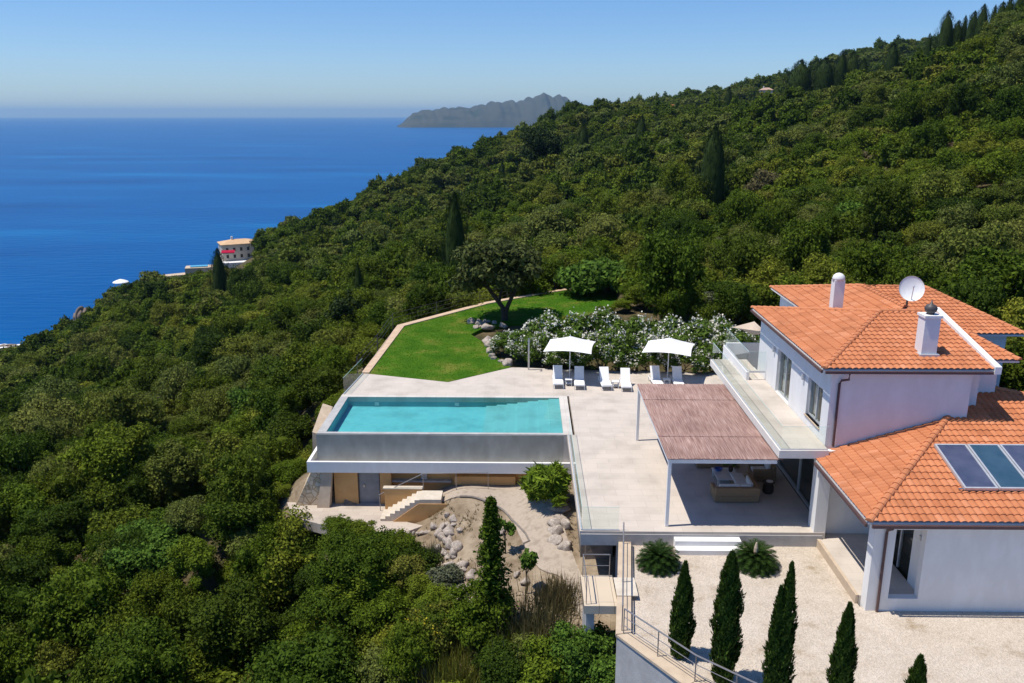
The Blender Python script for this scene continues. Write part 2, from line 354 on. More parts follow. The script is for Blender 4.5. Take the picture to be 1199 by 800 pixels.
M['yellowblossom'] = leaf_mat('yellow_blossom', [(0.50, 0.42, 0.03), (0.45, 0.38, 0.03)], 0.2, 0.2)
M['cycad'] = leaf_mat('cycad_fronds', [(0.020, 0.044, 0.009), (0.024, 0.050, 0.010)], 0.15, 0.5, 0.7)
M['spiky'] = leaf_mat('spiky_leaves', [(0.15, 0.22, 0.022), (0.14, 0.21, 0.02)], 0.25, 0.4)
M['grass'] = leaf_mat('lawn_grass', [(0.058, 0.135, 0.008), (0.058, 0.135, 0.008)], 0.25, 0.14)

# lawn base
M['lawn'] = surf('lawn_turf', (0.034, 0.105, 0.006), (0.060, 0.138, 0.009), 0.45, 0.95, 0.05, 0.3, 25, detail=10, c3=(0.150, 0.168, 0.028))

# hillside ground: dry soil, pale garden soil where the attribute says so, rock on steep faces
m, t, out = new_mat('hillside_ground')
p = N(t, 'ShaderNodeBsdfPrincipled'); p.inputs['Roughness'].default_value = 0.95; p.inputs['Specular IOR Level'].default_value = 0.05
t.links.new(p.outputs[0], out.inputs[0])
tc = N(t, 'ShaderNodeTexCoord'); nz = N(t, 'ShaderNodeTexNoise'); nz.inputs['Scale'].default_value = 0.8; nz.inputs['Detail'].default_value = 12; nz.inputs['Roughness'].default_value = 0.7
t.links.new(tc.outputs['Object'], nz.inputs['Vector'])
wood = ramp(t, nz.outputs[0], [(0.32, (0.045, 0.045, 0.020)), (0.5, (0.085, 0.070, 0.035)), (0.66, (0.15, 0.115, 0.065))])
soil = ramp(t, nz.outputs[0], [(0.34, (0.17, 0.125, 0.08)), (0.5, (0.265, 0.205, 0.14)), (0.64, (0.35, 0.28, 0.20))])
cliff = ramp(t, nz.outputs[0], [(0.3, (0.20, 0.15, 0.11)), (0.5, (0.34, 0.27, 0.21)), (0.68, (0.44, 0.37, 0.30))])
at = N(t, 'ShaderNodeAttribute', attribute_name='soil')
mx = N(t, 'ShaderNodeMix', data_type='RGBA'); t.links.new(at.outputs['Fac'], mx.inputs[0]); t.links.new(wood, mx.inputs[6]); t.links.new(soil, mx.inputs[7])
ge = N(t, 'ShaderNodeNewGeometry'); sx = N(t, 'ShaderNodeSeparateXYZ'); t.links.new(ge.outputs['True Normal'], sx.inputs[0])
st = N(t, 'ShaderNodeMapRange'); st.inputs[1].default_value = 0.70; st.inputs[2].default_value = 0.55; st.inputs[3].default_value = 0; st.inputs[4].default_value = 1
t.links.new(sx.outputs[2], st.inputs[0])
cd = N(t, 'ShaderNodeAttribute', attribute_name='coast'); cm = N(t, 'ShaderNodeMath', operation='MULTIPLY'); t.links.new(st.outputs[0], cm.inputs[0]); t.links.new(cd.outputs['Fac'], cm.inputs[1])
my = N(t, 'ShaderNodeMix', data_type='RGBA'); t.links.new(cm.outputs[0], my.inputs[0]); t.links.new(mx.outputs[2], my.inputs[6]); t.links.new(cliff, my.inputs[7])
t.links.new(my.outputs[2], p.inputs['Base Color'])
bp = N(t, 'ShaderNodeBump'); bp.inputs['Strength'].default_value = 0.6; bp.inputs['Distance'].default_value = 0.15
n3 = N(t, 'ShaderNodeTexNoise'); n3.inputs['Scale'].default_value = 3; n3.inputs['Detail'].default_value = 8
t.links.new(tc.outputs['Object'], n3.inputs['Vector'])
t.links.new(n3.outputs[0], bp.inputs['Height']); t.links.new(bp.outputs[0], p.inputs['Normal'])
M['ground'] = m
M['pathgravel'] = surf('path_gravel', (0.30, 0.245, 0.19), (0.41, 0.34, 0.27), 2.2, 0.95, 0.05, 0.6, 14, c3=(0.34, 0.275, 0.21), detail=10)

# ------------------------------------------------------------------ mesh helpers
class MB:
    def __init__(s):
        s.v = []; s.f = []; s.mi = []; s.smooth = False
    def add(s, vs, fs, mi=0):
        b = len(s.v); s.v += [tuple(map(float, q)) for q in vs]
        s.f += [tuple(i + b for i in f) for f in fs]; s.mi += [mi] * len(fs); return s
    def box(s, x0, x1, y0, y1, z0, z1, mi=0):
        v = [(x, y, z) for z in (z0, z1) for y in (y0, y1) for x in (x0, x1)]
        return s.add(v, [(0, 2, 3, 1), (4, 5, 7, 6), (0, 1, 5, 4), (2, 6, 7, 3), (0, 4, 6, 2), (1, 3, 7, 5)], mi)
    def obox(s, c, ax, hs, mi=0):
        """box with centre c, three unit axes ax and half sizes hs"""
        c = np.array(c, float); ax = [np.array(a, float) for a in ax]
        v = [c + ax[0] * hs[0] * i + ax[1] * hs[1] * j + ax[2] * hs[2] * k for k in (-1, 1) for j in (-1, 1) for i in (-1, 1)]
        return s.add(v, [(0, 2, 3, 1), (4, 5, 7, 6), (0, 1, 5, 4), (2, 6, 7, 3), (0, 4, 6, 2), (1, 3, 7, 5)], mi)
    def tube(s, pts, rad, n=8, mi=0):
        pts = [np.array(q, float) for q in pts]
        if not hasattr(rad, '__len__'): rad = [rad] * len(pts)
        vs = []; fs = []
        for i, q in enumerate(pts):
            d = pts[min(i + 1, len(pts) - 1)] - pts[max(i - 1, 0)]; d /= np.linalg.norm(d) + 1e-9
            a = np.cross(d, (0, 0, 1) if abs(d[2]) < 0.95 else (1, 0, 0)); a /= np.linalg.norm(a); b = np.cross(d, a)
            for k in range(n):
                an = 2 * PI * k / n
                vs.append(q + rad[i] * (math.cos(an) * a + math.sin(an) * b))
        for i in range(len(pts) - 1):
            for k in range(n):
                fs.append((i * n + k, i * n + (k + 1) % n, (i + 1) * n + (k + 1) % n, (i + 1) * n + k))
        fs.append(tuple(range(n - 1, -1, -1))); fs.append(tuple((len(pts) - 1) * n + k for k in range(n)))
        return s.add(vs, fs, mi)
    def prism(s, poly, z0, z1, mi=0):
        n = len(poly)
        a = sum(poly[i][0] * poly[(i + 1) % n][1] - poly[(i + 1) % n][0] * poly[i][1] for i in range(n))
        if a < 0: poly = poly[::-1]
        v = [(q[0], q[1], z0) for q in poly] + [(q[0], q[1], z1) for q in poly]
        f = [tuple(range(n - 1, -1, -1)), tuple(range(n, 2 * n))] + [(i, (i + 1) % n, n + (i + 1) % n, n + i) for i in range(n)]
        return s.add(v, f, mi)
    def lathe(s, c, prof, n=16, mi=0):
        vs = []; fs = []
        for r_, z_ in prof:
            for k in range(n):
                an = 2 * PI * k / n; vs.append((c[0] + r_ * math.cos(an), c[1] + r_ * math.sin(an), c[2] + z_))
        for i in range(len(prof) - 1):
            for k in range(n):
                fs.append((i * n + k, i * n + (k + 1) % n, (i + 1) * n + (k + 1) % n, (i + 1) * n + k))
        fs.append(tuple(range(n - 1, -1, -1))); fs.append(tuple((len(prof) - 1) * n + k for k in range(n)))
        return s.add(vs, fs, mi)
    def build(s, name, mat, parent=None, bevel=0.0, smooth=False):
        me = bpy.data.meshes.new(name)
        me.from_pydata(s.v, [], s.f)
        mats = mat if isinstance(mat, (list, tuple)) else [mat]
        for q in mats: me.materials.append(q)
        if any(s.mi): me.polygons.foreach_set('material_index', s.mi)
        if smooth: me.polygons.foreach_set('use_smooth', [True] * len(s.f))
        me.update()
        o = bpy.data.objects.new(name, me); COL.objects.link(o)
        if parent: adopt(o, parent)
        if bevel:
            b = o.modifiers.new('bevel', 'BEVEL'); b.width = bevel; b.segments = 2; b.limit_method = 'ANGLE'
        return o

def adopt(o, parent):
    """parent o, keeping its vertices where they were written (world coordinates)"""
    o.parent = parent
    o.matrix_parent_inverse = root_matrix(parent).inverted()

def root_matrix(o):
    mtx = Matrix.LocRotScale(o.location, o.rotation_euler, o.scale)
    if o.parent: mtx = root_matrix(o.parent) @ o.matrix_parent_inverse @ mtx
    return mtx

def tag(o, label=None, cat=None, group=None, kind=None):
    if label: o['label'] = label
    if cat: o['category'] = cat
    if group: o['group'] = group
    if kind: o['kind'] = kind
    return o
def thing(name, loc, label, cat, group=None, rz=0.0):
    o = bpy.data.objects.new(name, None); COL.objects.link(o)
    o.location = loc; o.rotation_euler = (0, 0, rz); o.empty_display_size = 0.3
    return tag(o, label, cat, group)
def struct(o):
    o['kind'] = 'structure'; return o
def part(mb, name, mat, root, **kw):
    """part written in the root's own local coordinates"""
    o = mb.build(name, mat, None, **kw); o.parent = root
    return o
def copy_tree(o, parent=None):
    c = o.copy(); COL.objects.link(c)
    if parent: c.parent = parent
    for ch in list(o.children): copy_tree(ch, c)
    return c
def mesh_np(name, V, Fq, mats, mi=None, n=4):
    me = bpy.data.meshes.new(name)
    V = np.asarray(V, np.float32); Fq = np.asarray(Fq, np.int32)
    me.vertices.add(len(V)); me.vertices.foreach_set('co', V.ravel())
    me.loops.add(Fq.size); me.loops.foreach_set('vertex_index', Fq.ravel())
    me.polygons.add(len(Fq))
    me.polygons.foreach_set('loop_start', np.arange(0, Fq.size, n, dtype=np.int32))
    me.polygons.foreach_set('loop_total', np.full(len(Fq), n, np.int32))
    for q in mats: me.materials.append(q)
    if mi is not None: me.polygons.foreach_set('material_index', np.asarray(mi, np.int32))
    me.update(calc_edges=True); me.validate()
    return me
def link_mesh(name, me, parent=None, loc=(0, 0, 0), rz=0, sc=(1, 1, 1)):
    o = bpy.data.objects.new(name, me); COL.objects.link(o)
    if parent: o.parent = parent
    o.location = loc; o.rotation_euler = (0, 0, rz); o.scale = sc
    return o

# ------------------------------------------------------------------ terrain
# control points of the hillside: (column, row, distance, height of the vegetation there)
CTRL_PX = [
    (-60, 440, 200, 3.5), (30, 408, 225, 4), (95, 378, 330, 1.5), (142, 337, 352, 3), (200, 325, 362, 3), (280, 300, 368, 2), (320, 270, 400, 5), (345, 262, 420, 5),
    (395, 247, 440, 4), (440, 222, 500, 4), (485, 206, 540, 3), (540, 184, 600, 5), (600, 165, 640, 5), (640, 147, 620, 5), (680, 129, 580, 5),
    (740, 128, 540, 5), (800, 129, 510, 5), (860, 127, 470, 5), (900, 122, 420, 5), (940, 109, 350, 5), (1000, 95, 310, 5), (1050, 80, 280, 5),
    (1100, 57, 255, 5), (1150, 44, 235, 5), (1199, 18, 220, 5), (1290, -30, 205, 5),
    (100, 430, 175, 4), (200, 350, 240, 4), (250, 348, 222, 4), (330, 300, 260, 4), (400, 270, 330, 4), (430, 300, 215, 4), (480, 250, 330, 5), (560, 215, 370, 5), (620, 190, 400, 5),
    (640, 200, 300, 5), (700, 180, 330, 5), (760, 170, 330, 5), (838, 235, 160, 4.5), (860, 170, 260, 5), (940, 150, 240, 5), (1040, 130, 200, 5), (1120, 110, 175, 5), (1199, 90, 160, 5), (1290, 70, 150, 5),
    (100, 500, 90, 3.5), (0, 520, 80, 3.5), (-80, 560, 70, 3.5), (200, 440, 120, 4), (300, 400, 120, 4), (360, 340, 150, 4), (430, 350, 110, 4),
    (500, 330, 120, 4.5), (560, 290, 150, 5), (640, 260, 170, 5), (620, 320, 105, 4.5), (720, 300, 115, 4.5), (800, 280, 120, 4.5), (900, 250, 120, 4.5), (1000, 240, 115, 4.5), (1100, 210, 118, 4.5), (1180, 200, 120, 3), (1280, 190, 115, 4),
    (760, 345, 88, 4), (850, 320, 92, 4), (950, 310, 92, 4), (1060, 300, 90, 4), (1160, 300, 85, 4.5), (1260, 300, 80, 4.5),
    (100, 700, 44, 3.2), (250, 700, 42, 3.2), (0, 640, 52, 3.2), (-80, 720, 44, 3.2), (100, 600, 58, 3.4), (250, 600, 54, 3.4), (200, 520, 72, 3.5), (300, 540, 63, 3.5), (330, 470, 76, 3.8), (150, 780, 37, 3.0), (0, 800, 38, 3),
    (450, 715, 37.5, 3.0), (350, 780, 34, 3), (560, 790, 30.5, 2.4), (660, 790, 29.5, 2.2), (450, 800, 31, 2.6), (360, 640, 44, 3.2), (330, 560, 55, 3.4),
    # hidden ground behind the skyline on the right and the farther hill there
    (1199, 75, 420, 0), (1050, 130, 480, 0), (940, 150, 560, 0), (860, 150, 640, 0), (1290, 40, 420, 0),
    (1050, 62, 820, 4), (980, 78, 850, 4), (1120, 62, 800, 0), (920, 96, 860, 4), (860, 108, 880, 4), (800, 118, 900, 4), (1290, 55, 800, 0), (720, 129, 900, 4),
]
CTRL_XYZ = [
    (6, 36, -1.6), (10, 36, -1.4), (14, 36, -1.4), (18, 40, -1.2), (22, 30, -1.4), (26, 42, -0.6), (30, 34, -0.6), (8, 27, -1.6), (14, 24, -1.7), (20, 22, -1.7), (28, 22, -1.6), (10, 21, -1.9), (7.2, 22, -2.0),
    (4.3, 31, -2.9), (2.6, 31.5, -2.75), (2.8, 29, -3.1), (3.0, 26.5, -3.6), (3.6, 23.5, -4.2), (4.6, 20.5, -4.9), (5, 15, -6), (12, 14, -4),
    (2.8, 36, -2.3), (2.2, 40, -1.9), (1.6, 38, -1.75), (1.4, 36.5, -2.1), (0.5, 34.5, -2.72), (-0.6, 40.9, -2.72), (-0.6, 38.6, -2.75), (-3.6, 40.2, -2.72), (-3, 38, -3.0), (-1, 35, -3.1), (0.5, 32, -3.2), (1.5, 30.5, -3.2), (-1.3, 32, -3.5), (-2.8, 33, -3.9),
    (-4.3, 37.6, -3.9), (-5.2, 39, -3.98), (-8, 40.5, -4.02), (-12, 41, -4.02), (-10, 38.6, -4.05), (-6, 38.3, -4.2), (-9, 44, -4.0), (0, 44, -3.0), (-4, 44, -3.2),
    (-13.5, 41.5, -5.2), (-13.5, 46, -4.6), (-12.6, 50, -4.2), (-12.4, 55, -3.6), (-12, 61, -3.2), (-12, 67, -2.9), (-8, 73.5, -2.4), (-4, 77.5, -1.6), (2, 82, -1.0), (7, 85, -0.7),
    (-7, 58, -0.8), (-2, 60, -0.15), (0, 70, -0.3), (-6, 66, -0.8), (4, 76, -0.3), (3, 56, -0.08), (8, 55, -0.05), (13, 55, -0.05), (0, 58, -0.05), (4, 62, 0.1), (0, 64, 0.1), (4, 68, 0.15), (9, 72, 0.3), (11, 80, 0.4), (9, 64, 0.3), (15, 62, 0.4), (20, 55, 0.2), (10, 52.5, -0.4), (-4, 50, -1.5), (6, 48, -1.5),
    (-9, 35, -6.4), (-6, 34, -5.8), (-4, 31, -5.0), (-16, 38, -7.4), (-18, 46, -7.3), (-18, 56, -6.6), (-18, 66, -6.0),
    # coast and sea bed
    (-150, 60, -72), (-190, 60, -97), (-205, 140, -97), (-215, 220, -97), (-165, 190, -66), (-232, 300, -97), (-240, 360, -98), (-226, 400, -97), (-200, 345, -76), (-205, 440, -100), (-160, 480, -100), (-130, 520, -100), (-110, 590, -100), (-85, 680, -100),
    (-40, 780, -100), (40, 900, -90), (-100, 440, -56), (-320, 240, -110), (-320, 400, -115), (-250, 60, -112), (-200, 620, -115), (-60, 850, -108), (-120, 720, -108), (-300, 800, -115), (-250, 1100, -118), (-100, 1000, -116), (0, 1050, -112), (80, 1200, -108), (150, 1400, -105), (-60, 1400, -118), (20, 800, -60), (90, 1000, -70), (-130, 20, -60), (-80, 20, -28), (-40, 15, -13), (60, 15, 2), (110, 40, 18), (-140, 330, -47), (-115, 130, -42),
]
pts_c = [at_depth(a, b, d) - np.array((0, 0, h)) for a, b, d, h in CTRL_PX] + [np.array(q, float) for q in CTRL_XYZ]
pts_c = np.array(pts_c)
def warp(x, y):
    r = np.sqrt(x * x + y * y)
    return np.stack([np.arctan2(x, y) * 1.6, np.log(r)], -1)
def tps(d2):
    return 0.5 * d2 * np.log(d2 + 1e-12)
UVc = warp(pts_c[:, 0], pts_c[:, 1])
def _fit():
    n = len(UVc); d2 = ((UVc[:, None] - UVc[None]) ** 2).sum(-1)
    A = np.zeros((n + 3, n + 3)); A[:n, :n] = tps(d2) + np.eye(n) * 2e-4
    A[:n, n] = 1; A[:n, n + 1:] = UVc; A[n, :n] = 1; A[n + 1:, :n] = UVc.T
    b = np.zeros(n + 3); b[:n] = pts_c[:, 2]
    return np.linalg.solve(A, b)
W_T = _fit()
PH = RNG.uniform(0, 6.28, 16)
def crest(rows):
    q = np.array([ray(a, b) for a, b in rows]); return np.arctan2(q[:, 0], q[:, 1]), q[:, 2] / np.hypot(q[:, 0], q[:, 1])
# how high the hill's crest stands as seen across the bay, and that of the farther hill
CREST = crest([(-150, 480), (-60, 440), (0, 414), (30, 408), (60, 395), (95, 376), (142, 337), (200, 324), (260, 302), (300, 274), (345, 264), (395, 246), (440, 223), (480, 205), (540, 184), (600, 165), (640, 147), (680, 129), (740, 128), (800, 128), (860, 128), (900, 120), (940, 108), (1000, 95), (1050, 80), (1100, 57), (1150, 44), (1199, 18), (1290, -30), (1500, -120)])
CREST_FAR = crest([(-150, 480), (300, 300), (560, 200), (620, 165), (680, 140), (740, 129), (780, 124), (830, 115), (870, 106), (900, 100), (940, 88), (1000, 66), (1040, 53), (1065, 48), (1090, 50), (1199, 50), (1290, 30), (1500, 0)])
def rough(x, y):
    r = np.sqrt(x * x + y * y)
    a = np.clip((r - 60) / 200, 0, 1)
    return a * (1.6 * np.sin(x * .045 + PH[0] + 1.2 * np.sin(y * .03 + PH[1])) * np.sin(y * .038 + PH[2]) + .7 * np.sin(x * .13 + PH[3]) * np.sin(y * .11 + PH[4])) \
        + np.clip((r - 30) / 40, 0, 1) * .12 * np.sin(x * .9 + PH[5]) * np.sin(y * .8 + PH[6])
def ground(x, y):
    x = np.atleast_1d(np.asarray(x, float)); y = np.atleast_1d(np.asarray(y, float))
    sh = x.shape; x = x.ravel(); y = y.ravel(); q = warp(x, y); out = np.empty(len(x)); n = len(UVc)
    for i in range(0, len(x), 20000):
        qq = q[i:i + 20000]
        d2 = ((qq[:, None] - UVc[None]) ** 2).sum(-1)
        out[i:i + 20000] = tps(d2) @ W_T[:n] + W_T[n] + qq @ W_T[n + 1:]
    z = out + rough(x, y)
    r = np.hypot(x, y); an = np.arctan2(x, y)
    cap = np.where(r > 600, np.interp(an, CREST_FAR[0], CREST_FAR[1]), np.interp(an, CREST[0], CREST[1]))
    lim = H + r * cap - np.clip((r - 40) / 60, 0, 1) * 4.2
    over = z - lim
    z = np.where(r > 110, np.where(over > -4, lim - 2 - 2 * np.exp(-np.clip((over + 4) / 4, 0, 40)) + .0, z), z)
    z = np.clip(z, -125, 120)
    return z.reshape(sh)
def gz(x, y): return float(ground(x, y)[0])

def in_poly(x, y, poly):
    x = np.asarray(x, float); y = np.asarray(y, float); c = np.zeros(x.shape, bool); n = len(poly)
    for i in range(n):
        x0, y0 = poly[i][:2]; x1, y1 = poly[(i + 1) % n][:2]
        hit = ((y0 > y) != (y1 > y)) & (x < (x1 - x0) * (y - y0) / (y1 - y0 + 1e-12) + x0)
        c ^= hit
    return c
def dist_poly(x, y, poly, closed=True):
    x = np.asarray(x, float); y = np.asarray(y, float); best = np.full(x.shape, 1e9); n = len(poly)
    for i in range(n if closed else n - 1):
        a = np.array(poly[i][:2], float); b = np.array(poly[(i + 1) % n][:2], float); d = b - a
        t_ = np.clip(((x - a[0]) * d[0] + (y - a[1]) * d[1]) / (d @ d + 1e-12), 0, 1)
        best = np.minimum(best, np.hypot(x - a[0] - t_ * d[0], y - a[1] - t_ * d[1]))
    return best

# plan outlines
LAWN = [(-10.3, 53.0), (-4.9, 51.3), (-0.9, 54.6), (-1.9, 56.9), (-2.6, 60.0), (-4.2, 63.4), (-3.4, 65.2), (-1.2, 66.6), (2.2, 67.4), (5.0, 69.6), (8.5, 73), (9.0, 82.6), (5.57, 81.6), (1.6, 78.6), (-3.27, 74.28), (-9.75, 65.8)]
YARD = [(4.4, 31.4), (12.2, 31.4), (12.2, 27.0), (27, 26.9), (27, 14), (9.6, 14), (9.6, 19.2), (5.55, 22.7), (3.6, 25.0)]
BUILT = [(-12.2, 41.2), (-12.2, 48.5), (-10.9, 53.2), (-4, 53), (-3.4, 59), (15, 58.6), (16.8, 56.5), (17.5, 50), (25, 49.5), (28.5, 44), (28.5, 12), (9.2, 12), (9.2, 18.6), (4.9, 22.0), (3.0, 25.0), (1.9, 28), (1.9, 41)]
GARDEN = [(-13.2, 42.5), (-13.0, 39.6), (-9, 38.3), (-5.2, 37.8), (-4.6, 35.5), (-3.6, 32.6), (-2.4, 31.0), (1.2, 29.6), (2.4, 27.6), (3.4, 27.6), (3.4, 43), (-12, 43)]
PATHP = [(-7.0, 41.0), (-7.0, 43.0), (-0.5, 43.0), (0.9, 40.9), (1.35, 38.5), (1.9, 36.0), (2.35, 33.2), (2.7, 31.3), (2.6, 29.2), (2.1, 30.6), (1.7, 32.4), (0.7, 33.3), (0.0, 35.2), (-0.6, 37.6), (-1.2, 38.9), (-2.4, 39.8), (-3.7, 40.1), (-5.5, 40.9)]
PAVE = [(-13.0, 41.9), (-12.3, 40.2), (-10.2, 39.2), (-8, 38.5), (-6.0, 38.6), (-5.2, 39.3), (-6.1, 39.7), (-6.1, 41.9)]
BARE = [on_z(1165, 192, 8)[:2], on_z(1168, 240, 6)[:2]]

# one ground sheet in fans round the camera's foot
na, nr = 420, 330
az = np.radians(np.linspace(-62, 62, na)); rr_ = 13 * (1500 / 13) ** np.linspace(0, 1, nr)
AZ, RRg = np.meshgrid(az, rr_)
GX = RRg * np.sin(AZ); GY = RRg * np.cos(AZ); GZ = ground(GX, GY)
GZ = np.where(in_poly(GX, GY, PAVE), np.minimum(GZ, -4.1), GZ)
sunk = in_poly(GX, GY, BUILT) & ~in_poly(GX, GY, GARDEN)
GZ = np.where(sunk & (GX > 3.2), np.minimum(GZ, -1.2), GZ)
GZ = np.where(in_poly(GX, GY, LAWN), np.minimum(GZ, -0.25), GZ)
GZ = np.where(in_poly(GX, GY, [(-13, 48.7), (16.5, 48.3), (17, 53.2), (6, 53.6), (-0.6, 54.2), (-4.9, 51), (-10.4, 52.8)]), np.minimum(GZ, -0.45), GZ)
soil = in_poly(GX, GY, GARDEN).astype(float)
dg = dist_poly(GX, GY, GARDEN); soil = np.where(soil > 0, 1, np.clip(1 - dg / 1.2, 0, 1))
for cx_, cy_ in ((at_depth(1165, 190, 118)), (at_depth(1168, 222, 112))) if False else [tuple(at_depth(1165, 190, 118)[:2]), tuple(at_depth(1170, 218, 112)[:2])]:
    soil = np.maximum(soil, np.clip(1.6 - np.hypot(GX - cx_, (GY - cy_)) / 3.0, 0, 1))
idx = np.arange(na * nr).reshape(nr, na)
Fq = np.stack([idx[:-1, :-1], idx[:-1, 1:], idx[1:, 1:], idx[1:, :-1]], -1).reshape(-1, 4)
me = mesh_np('hillside', np.stack([GX, GY, GZ], -1).reshape(-1, 3), Fq[:, ::-1], [M['ground']])
at = me.attributes.new('soil', 'FLOAT', 'POINT'); at.data.foreach_set('value', soil.ravel().astype(np.float32))
at = me.attributes.new('coast', 'FLOAT', 'POINT'); at.data.foreach_set('value', np.clip((RRg - 150) / 80, 0, 1).ravel().astype(np.float32))
me.polygons.foreach_set('use_smooth', np.ones(len(me.polygons), bool))
struct(link_mesh('hillside', me))

# sea out to the horizon (sheet with finer rings near the coast)
vs = [(0, 0, SEA)]; fs = []
rings = [300, 900, 3000, 9000, 26000, 46000]; K = 72
for r_ in rings:
    vs += [(r_ * math.cos(2 * PI * k / K), r_ * math.sin(2 * PI * k / K), SEA) for k in range(K)]
for k in range(K):
    fs.append((0, 1 + k, 1 + (k + 1) % K))
    for j in range(len(rings) - 1):
        a = 1 + j * K; fs.append((a + k, a + K + k, a + K + (k + 1) % K, a + (k + 1) % K))
struct(MB().add(vs, fs).build('sea', M['sea']))

# far island: a ridged mass about nine kilometres off, and a lower one beyond the near hill
def island(name, px0, px1, prof, dist, depth, seed, label):
    rg = np.random.default_rng(seed); nu, nv = 260, 60
    us = np.linspace(0, 1, nu); tops = np.interp(us, [q[0] for q in prof], [q[1] for q in prof])
    V = np.zeros((nv, nu, 3))
    fr = [rg.uniform(0, 6.28) for _ in range(8)]
    nz_ = sum(rg.uniform(.6, 1) * np.sin(us * f_ * 6.28 + p_) / f_ ** .8 for f_, p_ in zip((5, 9, 14, 23, 37, 51), fr))
    for j in range(nv):
        v_ = j / (nv - 1); d = dist + (v_ - .35) * depth
        shape = math.sin(PI * min(1, max(0, v_)) ** .72) ** .8
        spur = 1 + .16 * np.sin(us * 34 + 6 * np.sin(v_ * 3 + us * 9 + fr[0])) * (1 - shape) + .05 * np.sin(us * 71 + 5 * v_ + 3 * np.sin(us * 19) + fr[1]) * (1 - .7 * shape) + .02 * np.sin(us * 170 + v_ * 21 + fr[2])
        for i in range(nu):
            px = px0 + (px1 - px0) * us[i]
            r = ray(px, YH); r = r / np.hypot(r[0], r[1])
            w = min(1, us[i] * 14 + .02, (1 - us[i]) * 14 + .02)
            hgt = tops[i] * shape * spur[i] * w * (1 + .045 * nz_[i] + .03 * math.sin(us[i] * 95 + v_ * 7) + .02 * math.sin(us[i] * 210 + v_ * 13))
            V[j, i] = (r[0] * d, r[1] * d, SEA - 8 + hgt)
    ix = np.arange(nu * nv).reshape(nv, nu)
    Fq = np.stack([ix[:-1, :-1], ix[:-1, 1:], ix[1:, 1:], ix[1:, :-1]], -1).reshape(-1, 4)
    me = mesh_np(name, V.reshape(-1, 3), Fq[:, ::-1], [M['islandrock']])
    o = link_mesh(name, me); o['kind'] = 'structure'
    return o
D1 = 9000.0
k1 = D1 / F / CP
def hpx(rows): return rows * k1 + 96 + 8      # rows above the eye level row -> height over the sea floor line
island('island', 462, 760, [(0, hpx(-6)), (.05, hpx(2)), (.10, hpx(6)), (.22, hpx(9.5)), (.30, hpx(10)), (.36, hpx(14)), (.42, hpx(16)), (.48, hpx(16)), (.54, hpx(20)), (.585, hpx(25)), (.62, hpx(21)), (.65, hpx(22)), (.70, hpx(16)), (.8, hpx(10)), (1, hpx(-4))], D1, 2600, 3, '')
k1 = 17000.0 / F / CP
island('far_island', 690, 800, [(0, hpx(2)), (.2, hpx(12)), (.42, hpx(15)), (.6, hpx(11)), (.8, hpx(12)), (1, hpx(4))], 17000.0, 2600, 5, '')

# air: even haze round everything, sky outside
hz = MB().box(-47500, 47500, -600, 47500, -127, 310).build('haze', [])
hm = bpy.data.materials.new('haze'); hm.use_nodes = True; t = hm.node_tree; t.nodes.clear()
ho = t.nodes.new('ShaderNodeOutputMaterial'); pv = t.nodes.new('ShaderNodeVolumePrincipled')
pv.inputs['Color'].default_value = (0.42, 0.70, 1.0, 1); pv.inputs['Density'].default_value = 4.2e-5; pv.inputs['Anisotropy'].default_value = 0.2
t.links.new(pv.outputs[0], ho.inputs['Volume'])
hz.data.materials.append(hm); hz['kind'] = 'stuff'
SC.cycles.volume_bounces = 0

# ------------------------------------------------------------------ terrace, pool, garden walls
m_ = MB()
m_.box(3.95, 12.4, 31.4, 32.4, -0.85, 0)
m_.box(2.75, 12.4, 32.4, 48.4, -0.35, 0)
m_.box(2.33, 3.95, 31.4, 32.4, -0.32, 0)
m_.box(2.33, 2.75, 32.4, 42.2, -0.32, 0)
m_.prism([(-11.2, 48.62), (17.2, 48.62), (17.2, 53.6), (6, 53.9), (-0.3, 54.6), (-0.9, 54.6), (-4.9, 51.3), (-10.3, 53.0), (-10.75, 53.1)], -0.5, 0)
m_.box(2.75, 15.2, 48.4, 48.62, -0.4, 0)
m_.box(12.4, 15.2, 40.5, 48.4, -0.4, 0)
struct(m_.build('terrace', M['terrace']))
tr = struct(MB().box(2.36, 12.3, 31.36, 31.4, -0.62, -0.12).box(3.97, 4.0, 31.45, 32.4, -3.2, -0.85).build('terrace_edge', M['greyrender']))
struct(MB().box(2.75, 3.96, 33.6, 33.8, -3.4, -0.36).box(2.55, 2.75, 33.8, 42.0, -3.4, -0.36).build('terrace_foundation', M['darkrock']))

st_ = thing('entrance_steps', (8, 31.2, -0.6), 'wide pale steps from the white gravel up to the shaded terrace', 'steps')
MB().box(6.2, 8.9, 30.98, 31.36, -0.62, -0.20).build('step', M['white'], st_, 0.01)
MB().box(6.2, 8.9, 30.60, 30.98, -0.80, -0.41).build('step', M['white'], st_, 0.01)

# pool
PX0, PX1, PY0, PY1 = -11.2, 2.62, 42.2, 48.6
pool = thing('swimming_pool', (-4, 45, 0), 'long turquoise infinity pool with a grey overflow wall on the sea side of the terrace', 'swimming pool')
b = MB()
b.box(PX0, PX1 - 0.5, 48.3, PY1, -1.75, 0.0)        # far wall
b.box(PX0, -10.75, PY0 + .25, 48.3, -1.75, -0.02)   # left wall
b.box(-10.75, 2.12, PY0 + .25, 48.3, -1.75, -0.62)  # floor
b.box(PX0, 2.12, PY0 + .02, PY0 + .25, -1.75, -0.02)
b.build('basin', M['mosaic'], pool)
ps_ = MB()
for i in range(7):
    ps_.box(-2.3 + i * .63, 2.115, 42.46, 48.295, -0.615 + i * .078, -0.615 + (i + 1) * .078)
ps_.build('shallow_steps', M['poolshelf'], pool)
r = MB(); r.box(PX0, 2.12, 48.28, 48.617, -0.3, 0.012)
